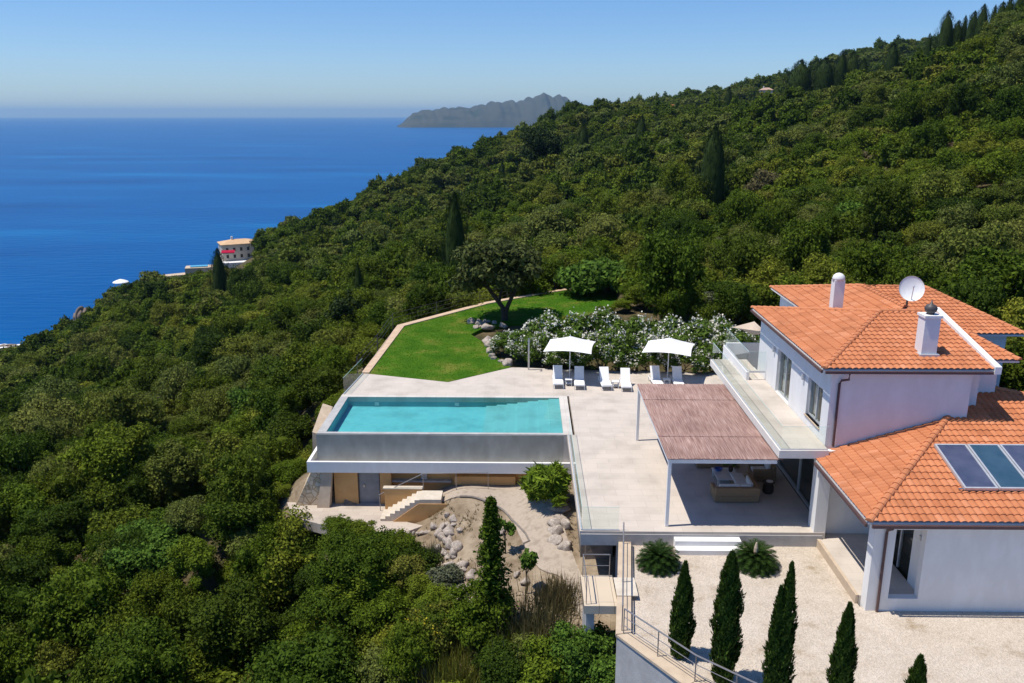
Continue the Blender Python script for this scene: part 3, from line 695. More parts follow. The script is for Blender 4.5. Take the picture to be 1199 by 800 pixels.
r.box(2.12, PX1, PY0 - .02, 48.617, -1.9, 0.014)
r.build('coping', M['poolrim'], pool)
r = MB(); r.box(PX0 - .01, 2.12, PY0, PY0 + .26, -0.05, 0.004); r.box(PX0 - .01, -10.74, PY0 + .26, 48.28, -0.05, 0.004)
r.build('overflow_edge', M['greyrender'], pool)
MB().box(PX0 - .005, 2.12, PY0 - .03, PY0 + .02, -1.9, -0.05).box(PX0 - .03, PX0 - .0, PY0 - .03, 48.2, -1.9, -0.05).build('overflow_wall', M['weir'], pool)
tq = MB(); tq.box(-11.62, 2.62, 41.36, 41.52, -1.92, -1.3); tq.box(-11.62, -11.46, 41.52, 45.5, -1.92, -1.3); tq.box(-11.46, 2.62, 41.52, PY0 - .03, -1.92, -1.7); tq.box(-11.46, PX0 - .03, PY0 - .03, 45.5, -1.92, -1.7)
tq.build('overflow_channel', M['white'], pool, 0.008)
MB().add([(-10.74, 42.46, -0.03), (2.12, 42.46, -0.03), (2.12, 48.28, -0.03), (-10.74, 48.28, -0.03)], [(0, 1, 2, 3)]).build('water', M['poolwater'], pool)
for x_, y_ in ((-9.0, 48.295), (-4.1, 48.295), (0.0, 48.295)):
    MB().box(x_ - .13, x_ + .13, y_ - .03, y_, -0.55, -0.35).build('pool_light', M['alu'], pool)

# store rooms under the pool
un = thing('store_building', (-7, 42, -3.95), 'ochre rendered store under the swimming pool with a grey steel door', 'building')
w = MB(); w.box(-10.3, -9.02, 41.75, 44, -4.1, -1.925); w.box(-7.8, -7.2, 41.75, 44, -4.1, -1.925); w.box(-9.02, -7.8, 41.95, 44, -4.1, -1.925)
w.box(-7.2, -3.9, 42.25, 42.6, -4.1, -1.925); w.box(-3.9, 2.5, 42.10, 42.6, -4.1, -1.925)
w.build('wall', M['ochre'], un)
d_ = MB().box(-8.96, -7.86, 41.87, 41.945, -3.95, -1.93).build('door', M['door'], un)
MB().box(-8.72, -8.66, 41.78, 41.87, -2.95, -2.80).build('handle', M['steel'], d_)
MB().box(-9.02, -8.96, 41.80, 41.95, -3.98, -1.926).build('door_jamb', M['darkmetal'], un); MB().box(-7.86, -7.8, 41.80, 41.95, -3.98, -1.926).build('door_jamb', M['darkmetal'], un)
MB().box(-3.75, -0.45, 41.70, 42.09, -2.75, -2.25).build('bench_ledge', M['ochre'], un, 0.02)
MB().box(-5.62, -5.28, 42.10, 42.24, -2.62, -2.15).build('meter_box', M['alu'], un, 0.01)
MB().box(-7.2, -3.95, 41.95, 42.24, -2.72, -2.63).build('ledge', M['greyrender'], un)

bt = thing('stone_buttress', (-11.6, 42, -4), 'sloping buttress faced with pale rubble at the left end of the store', 'buttress')
MB().add([(-12.55, 41.55, -4.2), (-10.65, 41.55, -4.2), (-10.35, 41.55, -1.93), (-11.45, 41.55, -1.93), (-12.9, 44.4, -4.2), (-10.7, 44.4, -4.2), (-10.4, 43.6, -1.93), (-11.5, 43.6, -1.93)],
         [(0, 1, 2, 3), (5, 4, 7, 6), (4, 0, 3, 7), (1, 5, 6, 2), (3, 2, 6, 7), (0, 4, 5, 1)]).build('rubble_face', M['rubble'], bt)
MB().add([(-11.25, 41.2, -4.2), (-10.56, 41.2, -4.2), (-10.32, 41.52, -1.94), (-10.86, 41.52, -1.94), (-11.3, 41.62, -4.2), (-10.5, 41.62, -4.2), (-10.3, 41.6, -1.94), (-10.9, 41.6, -1.94)],
         [(0, 1, 2, 3), (5, 4, 7, 6), (4, 0, 3, 7), (1, 5, 6, 2), (3, 2, 6, 7), (0, 4, 5, 1)]).build('rendered_cheek', M['stonecap'], bt)
pw = thing('planter_wall', (-12.1, 46, -2), 'small ochre retaining wall beside the left end of the pool', 'wall')
MB().add([(-12.4, 45.2, -4.8), (-11.7, 45.2, -4.8), (-11.7, 48.4, -4.8), (-12.5, 48.4, -4.8), (-12.25, 45.2, -1.1), (-11.7, 45.2, -1.3), (-11.7, 48.2, -0.6), (-12.3, 48.2, -0.4)],
         [(3, 2, 1, 0), (4, 5, 6, 7), (0, 1, 5, 4), (1, 2, 6, 5), (2, 3, 7, 6), (3, 0, 4, 7)]).build('wall_face', M['stonecap'], pw)

# lower paving, path
def draped(name, poly, mat, lift, step=0.35, flat=None, jag=0.0):
    xs = [q[0] for q in poly]; ys = [q[1] for q in poly]
    gx = np.arange(min(xs) - step, max(xs) + step, step); gy = np.arange(min(ys) - step, max(ys) + step, step)
    bm = bmesh.new()
    vsx = [bm.verts.new((q[0], q[1], 0)) for q in poly]
    f = bm.faces.new(vsx)
    for gxx in gx: bmesh.ops.bisect_plane(bm, geom=bm.verts[:] + bm.edges[:] + bm.faces[:], plane_co=(gxx, 0, 0), plane_no=(1, 0, 0))
    for gyy in gy: bmesh.ops.bisect_plane(bm, geom=bm.verts[:] + bm.edges[:] + bm.faces[:], plane_co=(0, gyy, 0), plane_no=(0, 1, 0))
    bmesh.ops.triangulate(bm, faces=bm.faces[:])
    bm.verts.ensure_lookup_table()
    X = np.array([v.co.x for v in bm.verts]); Y = np.array([v.co.y for v in bm.verts])
    Z = ground(X, Y) + lift if flat is None else np.full(len(X), flat)
    for v, z_ in zip(bm.verts, Z): v.co.z = z_
    for f in bm.faces:
        if f.normal.z < 0: f.normal_flip()
    ext = bmesh.ops.extrude_face_region(bm, geom=bm.faces[:])
    top = [e for e in ext['geom'] if isinstance(e, bmesh.types.BMVert)]
    for v in top: v.co.z += 0.0
    tset = set(top)
    for v in bm.verts:
        if v not in tset: v.co.z -= 0.55
    me = bpy.data.meshes.new(name); bm.normal_update(); bm.to_mesh(me); bm.free(); me.materials.append(mat)
    return link_mesh(name, me)
def smooth_poly(poly, n=3, closed=True):
    P_ = [np.array(q, float) for q in poly]; out = []
    for i in range(len(P_)):
        p0, p1, p2, p3 = P_[i - 1], P_[i], P_[(i + 1) % len(P_)], P_[(i + 2) % len(P_)]
        for k in range(n):
            u = k / n
            out.append(tuple(.5 * ((2 * p1) + (-p0 + p2) * u + (2 * p0 - 5 * p1 + 4 * p2 - p3) * u * u + (-p0 + 3 * p1 - 3 * p2 + p3) * u ** 3)))
    return out
struct(draped('garden_path', PATHP[:5] + smooth_poly(PATHP[4:], 3)[3:-6], M['pathgravel'], 0.07))
struct(draped('lower_paving', PAVE, M['paving'], 0, flat=-3.93))
edge = smooth_poly(PATHP[12:18], 4)[:-8]
eg = [np.array((q[0], q[1], gz(q[0], q[1]) + 0.08)) for q in edge]
tag(MB().tube(eg, 0.055, 6).build('path_edging', M['darkrock']), 'thin dark edging curving between the gravel path and the brown bed', 'edging')

# stairs from paving to path
sg = thing('garden_stairs', (-6.5, 40.2, -3.9), 'pale stone stairs climbing right from the lower paving in front of the ochre store', 'stairs')
nst = 8
for i in range(nst):
    x0 = -7.5 + i * 0.26
    MB().box(x0, x0 + .262, 39.75, 40.85, -4.15, -3.95 + (i + 1) * 1.24 / nst).build('step', M['stepstone'], sg)
MB().box(-5.42, -4.3, 39.75, 40.85, -4.15, -2.68).build('top_landing', M['stepstone'], sg)
MB().add([(-7.2, 39.70, -4.2), (-4.0, 39.70, -4.2), (-4.0, 39.70, -2.9), (-5.45, 39.70, -2.9), (-7.2, 39.74, -4.2), (-4.0, 39.74, -4.2), (-4.0, 39.74, -2.9), (-5.45, 39.74, -2.9)],
         [(0, 1, 2, 3), (5, 4, 7, 6), (3, 2, 6, 7), (0, 3, 7, 4), (1, 5, 6, 2)]).build('side_wall', M['ochre'], sg)
MB().box(-7.42, -5.42, 40.86, 41.1, -4.15, -2.62).build('rear_wall', M['ochre'], sg)
MB().box(-7.5, -5.40, 40.84, 41.16, -2.617, -2.56).build('wall_cap', M['stepstone'], sg)
hr = thing('handrail', (-6, 40.7, -3.9), 'thin grey metal handrail rising along the garden stairs', 'railing')
MB().tube([(-7.75, 40.95, -3.0), (-5.35, 40.95, -1.75), (-1.9, 41.1, -1.75)], 0.022, 6).build('rail', M['railgrey'], hr)
for x_, y_, z0, z1 in ((-7.7, 40.95, -3.95, -2.97), (-5.35, 40.95, -2.7, -1.75), (-3.6, 41.02, -2.72, -1.75), (-1.9, 41.1, -2.72, -1.75)):
    MB().tube([(x_, y_, z0), (x_, y_, z1)], 0.02, 6).build('post', M['railgrey'], hr)

# lawn
b = MB().prism(LAWN, -0.55, 0.03); struct(b.build('lawn', M['lawn']))
ex = []
lx0, lx1, ly0, ly1 = -10.4, 9.0, 51.3, 82.6
q = RNG.uniform((lx0, ly0), (lx1, ly1), (90000, 2)); q = q[in_poly(q[:, 0], q[:, 1], LAWN)]
dd = dist_poly(q[:, 0], q[:, 1], LAWN); q = q[dd > .05]
n = len(q); an = RNG.uniform(0, 6.28, n); hh = RNG.uniform(.02, .05, n); wd_ = RNG.uniform(.012, .03, n)
base = np.stack([q[:, 0], q[:, 1], np.full(n, .03)], -1); sd = np.stack([np.cos(an), np.sin(an), np.zeros(n)], -1) * wd_[:, None]
tip = base + np.stack([RNG.normal(0, .03, n), RNG.normal(0, .03, n), hh], -1)
V = np.stack([base - sd, base + sd, tip], 1).reshape(-1, 3)
o = link_mesh('lawn_grass', mesh_np('lawn_grass', V, np.arange(3 * n).reshape(-1, 3), [M['grass']], n=3)); o['kind'] = 'stuff'
o['label'] = 'short green grass of the lawn'
kb = MB()
K_in = [(-10.3, 53.0), (-9.75, 65.8), (-3.27, 74.28), (1.6, 78.6), (5.57, 81.6), (9.0, 83.2)]
K_out = [(-10.8, 53.05), (-10.35, 66.05), (-3.7, 74.75), (1.25, 79.05), (5.3, 82.1), (8.9, 83.75)]
for i in range(len(K_in) - 1):
    kb.prism([K_in[i], K_in[i + 1], K_out[i + 1], K_out[i]], -1.6, 0.10)
tag(kb.build('lawn_kerb', M['kerb']), 'low beige stone kerb wall along the far edge of the lawn', 'kerb')
# wire fence outside the kerb
wf = thing('wire_fence', (-6, 70, -0.5), 'dark thin post and wire fence just outside the lawn kerb', 'fence')
FP = [(-11.2, 53.6), (-10.85, 59.5), (-10.75, 66.3), (-7.6, 70.6), (-4.1, 75.2), (-1.6, 77.3), (0.9, 79.5), (3.0, 81.0), (5.0, 82.6), (7.0, 83.4), (8.8, 84.2)]
for x_, y_ in FP:
    MB().tube([(x_, y_, -1.5), (x_, y_, 1.0)], 0.035, 6).build('post', M['darkmetal'], wf)
for h_ in (0.98, 0.6, 0.25):
    MB().tube([(x_, y_, h_) for x_, y_ in FP], 0.014, 4).build('wire', M['darkmetal'], wf)

# glass balustrades
def balustrade(label, runs, z0, z1, group=None, edge=True, name='glass_balustrade'):
    root = thing(name, (runs[0][0][0], runs[0][0][1], z0), label, 'balustrade', group)
    for (x0, y0), (x1, y1) in runs:
        d = np.array((x1 - x0, y1 - y0, 0.0)); L = np.linalg.norm(d); d /= L; nn = np.array((-d[1], d[0], 0))
        k = max(1, round(L / 1.9)); s_ = L / k
        for i in range(k):
            c = np.array((x0, y0, 0.0)) + d * s_ * (i + .5); c[2] = (z0 + z1) / 2
            pnl = MB().obox(c, (d, nn, (0, 0, 1)), (s_ / 2 - .012, .008, (z1 - z0) / 2)).build('glass_panel', M['glass'], root)
            c2 = c.copy(); c2[2] = z1 + .004
            MB().obox(c2, (d, nn, (0, 0, 1)), (s_ / 2 - .012, .009, .004)).build('edge', M['glassedge'], pnl)
        c = np.array((x0, y0, 0.0)) + d * L / 2; c[2] = z0 - .02
        MB().obox(c, (d, nn, (0, 0, 1)), (L / 2, .03, .045)).build('base_rail', M['alu'], root)
    return root
balustrade('frameless glass balustrade along the left edge of the terrace in front of the pool', [((2.40, 42.1), (2.40, 31.46)), ((2.44, 31.46), (3.95, 31.46))], 0.03, 1.06)
balustrade('frameless glass balustrade at the far left corner between the pool and the lawn', [((-11.1, 48.75), (-10.72, 53.0))], 0.03, 1.06)

# gravel yard with its retaining wall
struct(MB().prism(YARD, -1.9, -0.62).build('gravel_yard', M['gravel']))
rw = thing('retaining_wall', (3.6, 27, -3), 'grey rendered retaining wall with a beige stone cap along the gravel yard', 'wall')
W_in = [(4.45, 31.34), (3.68, 25.0), (5.62, 22.7), (9.7, 19.2)]
W_out = [(3.98, 31.34), (3.19, 24.95), (5.1, 22.3), (9.3, 18.6)]
wb = MB(); wc_ = MB()
for i in range(3):
    wb.prism([W_in[i], W_in[i + 1], W_out[i + 1], W_out[i]], -6.0, -0.53)
    e = 0.05
    wc_.prism([W_in[i], W_in[i + 1], (W_out[i + 1][0] - e, W_out[i + 1][1] - e), (W_out[i][0] - e, W_out[i][1])], -0.53, -0.44)
wb.build('wall_face', M['greyrender'], rw); wc_.build('cap', M['stonecap'], rw)

def railing(label, pts, z0, z1, mids=(), step=1.9, r=0.022, mat='railgrey', name='metal_railing', zs=None):
    root = thing(name, (pts[0][0], pts[0][1], z0), label, 'railing')
    for i in range(len(pts) - 1):
        a = np.array(pts[i], float); b_ = np.array(pts[i + 1], float); L = np.linalg.norm(b_ - a); k = max(1, round(L / step))
        for j in range(k + (1 if i == len(pts) - 2 else 0)):
            q = a + (b_ - a) * j / k
            MB().tube([(q[0], q[1], z0), (q[0], q[1], z1)], r * .9, 6).build('post', M[mat], root)
    for h_, rr2 in [(z1, r * 1.15)] + [(m2, r * .55) for m2 in mids]:
        MB().tube([(q[0], q[1], h_) for q in pts], rr2, 6).build('rail', M[mat], root)
    return root
railing('dark metal railing on the cap beside the yard, from the terrace to the wall corner', [(4.1, 31.2), (3.38, 25.15)], -0.45, 0.5, (0.02,), 3.0, 0.026)
railing('pale metal railing on the slanting wall cap behind the young cypresses', [(3.42, 25.0), (5.35, 22.5), (9.5, 18.9)], -0.45, 0.5, (0.18, -0.14), 1.5, 0.024)
# landing bridging from path to yard
ld = thing('landing_bridge', (2.9, 27.8, -0.6), 'pale slab landing bridging from the garden path to the gravel yard', 'landing')
MB().box(2.2, 3.42, 26.75, 28.85, -0.86, -0.52).build('slab', M['plank'], ld, 0.01)
MB().box(3.43, 4.22, 27.25, 28.5, -0.438, -0.40).build('top_slab', M['stepstone'], ld, 0.01)
MB().box(2.3, 2.6, 26.95, 28.7, -4.2, -0.86).build('pier', M['greyrender'], ld)
railing('thin grey railing round the pale landing slab', [(3.3, 28.75), (2.28, 28.75), (2.28, 26.85)], -0.52, 0.42, (-0.05,), 1.6, 0.02)

# ------------------------------------------------------------------ villa
villa = thing('villa', (15, 35, -0.6), 'white two storey villa with orange terracotta roofs beside the pool terrace', 'villa')

def tile_roof(pts, eave, parent, name='roof', pitch=0.25, course=0.38, amp=0.056, lip=0.044, thick=0.07, holes=()):
    """Corrugated tile covering on a planar polygon; pts in 3D, eave = (a, b) indices of the eave edge."""
    P_ = [np.array(q, float) for q in pts]
    nrm = np.zeros(3)
    for i in range(len(P_)):
        nrm += np.cross(P_[i], P_[(i + 1) % len(P_)])
    nrm /= np.linalg.norm(nrm)
    if nrm[2] < 0: nrm = -nrm; P_ = P_[::-1]; L = len(P_); eave = (L - 1 - eave[0], L - 1 - eave[1])
    U = P_[eave[1]] - P_[eave[0]]; U /= np.linalg.norm(U); Vv = np.cross(nrm, U)
    O = P_[eave[0]]
    if max(np.dot(q - O, Vv) for q in P_) < 0.1: U = -U; Vv = -Vv
    uv = [(np.dot(q - O, U), np.dot(q - O, Vv)) for q in P_]
    u0, u1 = min(q[0] for q in uv), max(q[0] for q in uv); v1 = max(q[1] for q in uv)
    du = pitch / 8; nu = int((u1 - u0) / du) + 2
    us = u0 + np.arange(nu) * du
    wav = amp * (np.abs(np.cos(PI * us / pitch)) ** 0.8)
    rows = []; vv = []
    nc = int(v1 / course) + 1
    for c_ in range(nc):
        for (dv, hgt) in ((0.0, lip), (course * .97, 0.006)):
            rows.append(hgt); vv.append(c_ * course + dv)
    rows = np.array(rows); vv = np.array(vv)
    Z = wav[None, :] + rows[:, None]
    X = O + us[None, :, None] * U + vv[:, None, None] * Vv + Z[..., None] * nrm
    nv = len(vv)
    ix = np.arange(nu * nv).reshape(nv, nu)
    Fq = np.stack([ix[:-1, :-1], ix[:-1, 1:], ix[1:, 1:], ix[1:, :-1]], -1).reshape(-1, 4)
    bm = bmesh.new(); uvl = bm.loops.layers.uv.new('UVMap')
    bv = [bm.verts.new(q) for q in X.reshape(-1, 3)]
    uu = np.broadcast_to(us[None, :] / pitch + .5, (nv, nu)).ravel(); v2 = np.broadcast_to(vv[:, None] / course + .01, (nv, nu)).ravel()
    for f in Fq:
        fc = bm.faces.new([bv[i] for i in f])
        for lp, i in zip(fc.loops, f): lp[uvl].uv = (uu[i] * .999, v2[i])
    n = len(P_)
    cen = sum(P_) / n
    for i in range(n):
        a, b2 = P_[i], P_[(i + 1) % n]
        e = b2 - a; pn = np.cross(e, nrm)
        if np.dot(pn, cen - a) > 0: pn = -pn
        pn /= np.linalg.norm(pn)
        off = 0.06 if {i, (i + 1) % n} == set(eave) else 0.0
        bmesh.ops.bisect_plane(bm, geom=bm.verts[:] + bm.edges[:] + bm.faces[:], plane_co=Vector(a + pn * off), plane_no=Vector(pn), clear_outer=True)
    # closed flat underside
    me = bpy.data.meshes.new(name); bm.to_mesh(me); bm.free(); me.materials.append(M['tiles'])
    o = bpy.data.objects.new(name, me); COL.objects.link(o)
    adopt(o, parent)
    k = [q - nrm * .01 for q in P_]; k2 = [q - np.array((0, 0, thick)) for q in k]
    mb = MB().add(k + k2, [tuple(range(n)), tuple(range(2 * n - 1, n - 1, -1))] + [(i, n + i, n + (i + 1) % n, (i + 1) % n) for i in range(n)])
    s_ = mb.build('soffit', M['soffit'], o)
    return o
def ridge_caps(a, b, parent, name='ridge_tiles', r=0.11, mat='tiles', step=0.36, lift=0.03):
    a = np.array(a, float); b = np.array(b, float); L = np.linalg.norm(b - a); d = (b - a) / L; n = max(1, int(L / step))
    sd = np.cross(d, (0, 0, 1)); sd /= np.linalg.norm(sd); up_ = np.cross(sd, d)
    mb = MB()
    for i in range(n):
        p0 = a + d * (i * L / n); p1 = a + d * ((i + 1) * L / n + .04)
        vs = []
        for q, rr3, hh in ((p0, r * 1.12, .02), (p1, r * .95, 0)):
            for k in range(7):
                an = PI * k / 6
                vs.append(q + sd * rr3 * math.cos(an) + up_ * (rr3 * math.sin(an) * .85 + hh + lift))
        mb.add(vs, [(k, k + 1, 8 + k, 7 + k) for k in range(6)] + [tuple(range(6, -1, -1))])
    me_o = mb.build(name, M[mat], parent)
    return me_o
E_A, R_A = 6.85, 7.95
A1, A2, A3, A4 = (11.9, 31.98, E_A), (18.6, 31.98, E_A), (18.6, 42.9, E_A), (11.9, 42.9, E_A)
AP, AQ = (16.2, 37.45, R_A), (18.6, 37.45, R_A)
rA = tile_roof([A1, A2, AQ, AP], (0, 1), villa)
rA2 = tile_roof([A4, A1, AP], (0, 1), villa)
rA3 = tile_roof([A3, A4, AP, AQ], (0, 1), villa)
ridge_caps(A1, AP, rA); ridge_caps(A4, AP, rA2); ridge_caps(AP, AQ, rA3)
# verge wall capping on the right end of the front roof
vg = MB()
for (y0, z0, y1, z1) in ((31.9, E_A - .05, 37.45, R_A + .02),):
    vg.add([(18.6, y0, z0 - .1), (18.86, y0, z0 - .1), (18.86, y1, z1 - .1), (18.6, y1, z1 - .1), (18.6, y0, z0 + .20), (18.86, y0, z0 + .20), (18.86, y1, z1 + .20), (18.6, y1, z1 + .20)],
           [(0, 3, 2, 1), (4, 5, 6, 7), (0, 1, 5, 4), (2, 3, 7, 6), (3, 0, 4, 7), (1, 2, 6, 5)])
vg.build('verge_capping', M['white'], villa)
# rear roof
B1, B2 = (14.4, 37.6, E_A), (14.4, 48.35, E_A)
BR0, BR1 = (17.7, 38.2, R_A), (17.7, 43.4, R_A)
rB = tile_roof([B2, B1, BR0, BR1], (0, 1), villa)
rB1 = tile_roof([(18.8, 37.6, 7.35), (18.8, 43.3, 7.55), BR1, BR0], (0, 1), villa)
rB2 = tile_roof([(17.9, 37.6, E_A), (23.04, 37.6, E_A), (20.8, 43.1, R_A), (17.9, 43.1, R_A)], (0, 1), villa)
rB3 = tile_roof([(23.04, 37.6, E_A), (23.04, 48.3, E_A), (20.8, 43.1, R_A)], (0, 1), villa)
rB4 = tile_roof([(23.04, 48.35, E_A), B2, BR1, (20.8, 43.1, R_A)], (0, 1), villa)
ridge_caps(BR0, BR1, rB); ridge_caps(B2, BR1, rB); ridge_caps((23.04, 37.6, E_A), (20.8, 43.1, R_A), rB2); ridge_caps((18.4, 43.1, R_A), (20.8, 43.1, R_A), rB2)
# small right wing roof
rC = tile_roof([(18.8, 33.3, E_A), (20.35, 33.3, E_A), (18.88, 37.4, 7.68), (18.8, 37.4, 7.68)], (0, 1), villa)
rC2 = tile_roof([(20.35, 33.3, E_A), (20.35, 38.2, E_A), (18.88, 37.4, 7.68)], (0, 1), villa)
ridge_caps((20.35, 33.3, E_A), (18.88, 37.4, 7.68), rC)
# lower front roof
E_L = 3.1
hipx, hipy, hipz = 16.5, 31.5, 4.5
mL = (hipz - E_L) / (hipy - 26.3)
zL = lambda y: E_L + mL * (y - 26.3)
rL = tile_roof([(11.85, 26.3, E_L), (27.5, 26.3, E_L), (27.5, 31.2, zL(31.2)), (19.9, 34.5, zL(34.5)), (11.85 + (hipx - 11.85) * 8.2 / 5.2, 34.5, zL(34.5))], (0, 1), villa)
ridge_caps((27.5, 31.2, zL(31.2)), (19.9, 34.5, zL(34.5)), rL)
rL2 = tile_roof([(11.85, 32.6, E_L), (11.85, 26.3, E_L), (17.49, 32.6, E_L + mL * 6.3)], (0, 1), villa)
ridge_caps((11.85, 26.3, E_L), (17.3, 32.4, E_L + mL * 6.1), rL, r=.13)

def wall_box(spec, name='wall', mat='white', root=villa, **kw):
    mb = MB()
    for q in spec: mb.box(*q)
    return mb.build(name, M[mat], root, **kw)
# upper storey walls
XW = 12.35
ztop = E_A - .06
DO = [(37.25, 39.35, 3.5, 5.65), (33.05, 34.85, 3.95, 5.65)]
wall_box([(XW, XW + .3, 32.25, 33.05, 3.3, ztop), (XW, XW + .3, 34.85, 37.25, 3.3, ztop), (XW, XW + .3, 39.35, 42.6, 3.3, ztop),
          (XW, XW + .3, 33.05, 34.85, 3.3, 3.95), (XW, XW + .3, 33.05, 34.85, 5.65, ztop), (XW, XW + .3, 37.25, 39.35, 5.65, ztop), (XW, XW + .3, 37.25, 39.35, 3.3, 3.5)])
wall_box([(XW + .3, 17.95, 32.25, 32.55, 3.0, ztop)])
wall_box([(17.72, 18.02, 32.55, 33.1, 3.0, ztop), (18.02, 18.72, 33.1, 33.4, 3.0, ztop), (18.42, 18.72, 33.4, 34.0, 3.0, ztop), (18.72, 19.3, 34.0, 34.3, 3.0, ztop), (19.3, 19.95, 34.02, 34.28, 3.0, ztop), (19.65, 19.95, 34.28, 38.1, 3.0, ztop)])
wall_box([(19.95, 22.5, 38.1, 38.4, 2.6, ztop), (22.2, 22.5, 38.4, 47.8, 0, ztop)])
wall_box([(14.85, 15.15, 42.6, 47.8, 0, ztop), (15.15, 22.2, 47.5, 47.8, 0, ztop), (XW + .3, 14.85, 42.3, 42.6, 0, ztop)])
# room behind the upper windows
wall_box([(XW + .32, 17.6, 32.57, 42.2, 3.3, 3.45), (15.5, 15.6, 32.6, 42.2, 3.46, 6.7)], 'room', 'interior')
for i, (y0, y1, z0, z1) in enumerate(DO):
    wn_ = thing('x', (0, 0, 0), '', '') if False else None
    fr = MB(); f_ = .06
    fr.box(XW + .12, XW + .2, y0, y0 + f_, z0, z1).box(XW + .12, XW + .2, y1 - f_, y1, z0, z1).box(XW + .12, XW + .2, y0 + f_, y1 - f_, z1 - f_, z1).box(XW + .12, XW + .2, y0 + f_, y1 - f_, z0, z0 + f_)
    ym = (y0 + y1) / 2
    fr.box(XW + .12, XW + .2, ym - .035, ym + .035, z0 + f_, z1 - f_)
    w_ = fr.build('glazed_door' if i == 0 else 'window', M['alu'], villa)
    MB().box(XW + .155, XW + .165, y0 + f_, y1 - f_, z0 + f_, z1 - f_).build('pane', M['pane'], w_)
    cu = MB()
    for (c0, c1) in ((y0 + .05, y0 + .75), (y1 - .5, y1 - .05)):
        k = 22
        vs = []
        for j in range(k + 1):
            y_ = c0 + (c1 - c0) * j / k; xo = XW + .36 + .03 * math.sin(j * 1.9)
            vs += [(xo, y_, z0 + .05), (xo, y_, z1)]
        cu.add(vs, [(2 * j, 2 * j + 2, 2 * j + 3, 2 * j + 1) for j in range(k)])
    cu.build('curtain', M['curtain'], w_)
    MB().box(XW - .05, XW + .12, y0 - .04, y1 + .04, z0 - .05, z0).build('sill', M['stonecap'], w_) if i else None
    MB().box(XW - .12, XW - .001, y1 + .45, y1 + .6, 5.35, 5.62).build('wall_lamp', M['alu'], villa)
# balcony
wall_box([(10.34, XW - .01, 31.7, 44.8, 3.16, 3.5)], 'balcony_slab', 'soffit')
wall_box([(10.50, XW - .012, 31.85, 44.7, 3.5, 3.512)], 'balcony_floor', 'terrace')
bal = balustrade('clear glass balustrade round the upstairs balcony above the pergola', [((10.42, 44.7), (10.42, 31.78)), ((10.42, 31.78), (12.3, 31.78))], 3.52, 4.5)
wall_box([(11.35, 11.5, 41.0, 46.2, 2.6, 3.95), (11.5, 14.8, 46.05, 46.2, 0, 4.1)], 'parapet', 'white')
balustrade('glass screen on the white parapet behind the balcony, under the tan sail', [((11.42, 46.1), (11.42, 41.1)), ((11.45, 41.05), (12.3, 41.05))], 3.97, 5.0)
# drainpipes
def pipe(pts, r=.05):
    p_ = MB().tube(pts, r, 10).build('drainpipe', M['bronze'], villa)
    return p_
pipe([(12.95, 31.98, 6.72), (12.95, 32.02, 6.42), (12.72, 32.16, 6.34), (12.66, 32.18, 6.2), (12.66, 32.18, 3.5)])
wall_box([(11.95, 18.55, 31.86, 31.95, 6.70, 6.80), (11.80, 11.88, 32.0, 42.8, 6.70, 6.80)], 'gutter', 'bronze')
# lower wing walls
YF = 26.75
wall_box([(12.3, 13.06, YF, YF + .45, -1.2, 2.98), (14.12, 27.2, YF, YF + .3, -1.2, 2.98), (13.06, 14.12, YF, YF + .3, -1.2, -0.12), (13.06, 14.12, YF, YF + .3, 2.6, 2.98)])
wall_box([(12.42, 14.4, 31.9, 32.15, -1.2, 3.4), (11.95, 12.42, 31.42, 32.15, -0.6, 3.15)])
wall_box([(26.9, 27.2, YF + .3, 31, -1.2, 3.0)])
PD = (28.2, 30.3)
wall_box([(14.4, 14.65, YF + .3, PD[0], -1.2, 3.0), (14.4, 14.65, PD[1], 32.15, -1.2, 3.0), (14.4, 14.65, PD[0], PD[1], 2.3, 3.0)])
wall_box([(12.2, 14.4, YF + .45, 31.9, -1.2, -0.28), (13.06, 14.4, YF + .3, YF + .45, -1.2, -0.28)], 'porch_floor', 'terrace')
wall_box([(12.1, 12.22, 27.2, 31.42, -0.9, -0.262)], 'porch_kerb', 'stonecap')
fr = MB().box(14.45, 14.53, PD[0], PD[0] + .07, -0.28, 2.3).box(14.45, 14.53, PD[1] - .07, PD[1], -0.28, 2.3).box(14.45, 14.53, PD[0] + .07, PD[1] - .07, 2.23, 2.3).box(14.45, 14.53, 29.2, 29.28, -0.28, 2.23)
w_ = fr.build('glazed_door', M['alu'], villa); MB().box(14.485, 14.495, PD[0] + .07, PD[1] - .07, -0.28, 2.23).build('pane', M['pane'], w_)
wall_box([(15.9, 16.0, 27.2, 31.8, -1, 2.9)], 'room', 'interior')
MB().box(14.33, 14.398, 27.55, 27.68, 1.75, 1.9).build('wall_lamp', M['alu'], villa)
pipe([(12.75, 26.40, 2.92), (12.75, 26.42, 2.80), (12.70, 26.66, 2.62), (12.70, 26.69, 2.5), (12.70, 26.69, -0.62)])
wall_box([(11.95, 27.4, 26.17, 26.26, 2.93, 3.04), (11.74, 11.82, 26.3, 31.6, 2.93, 3.04)], 'gutter', 'bronze')
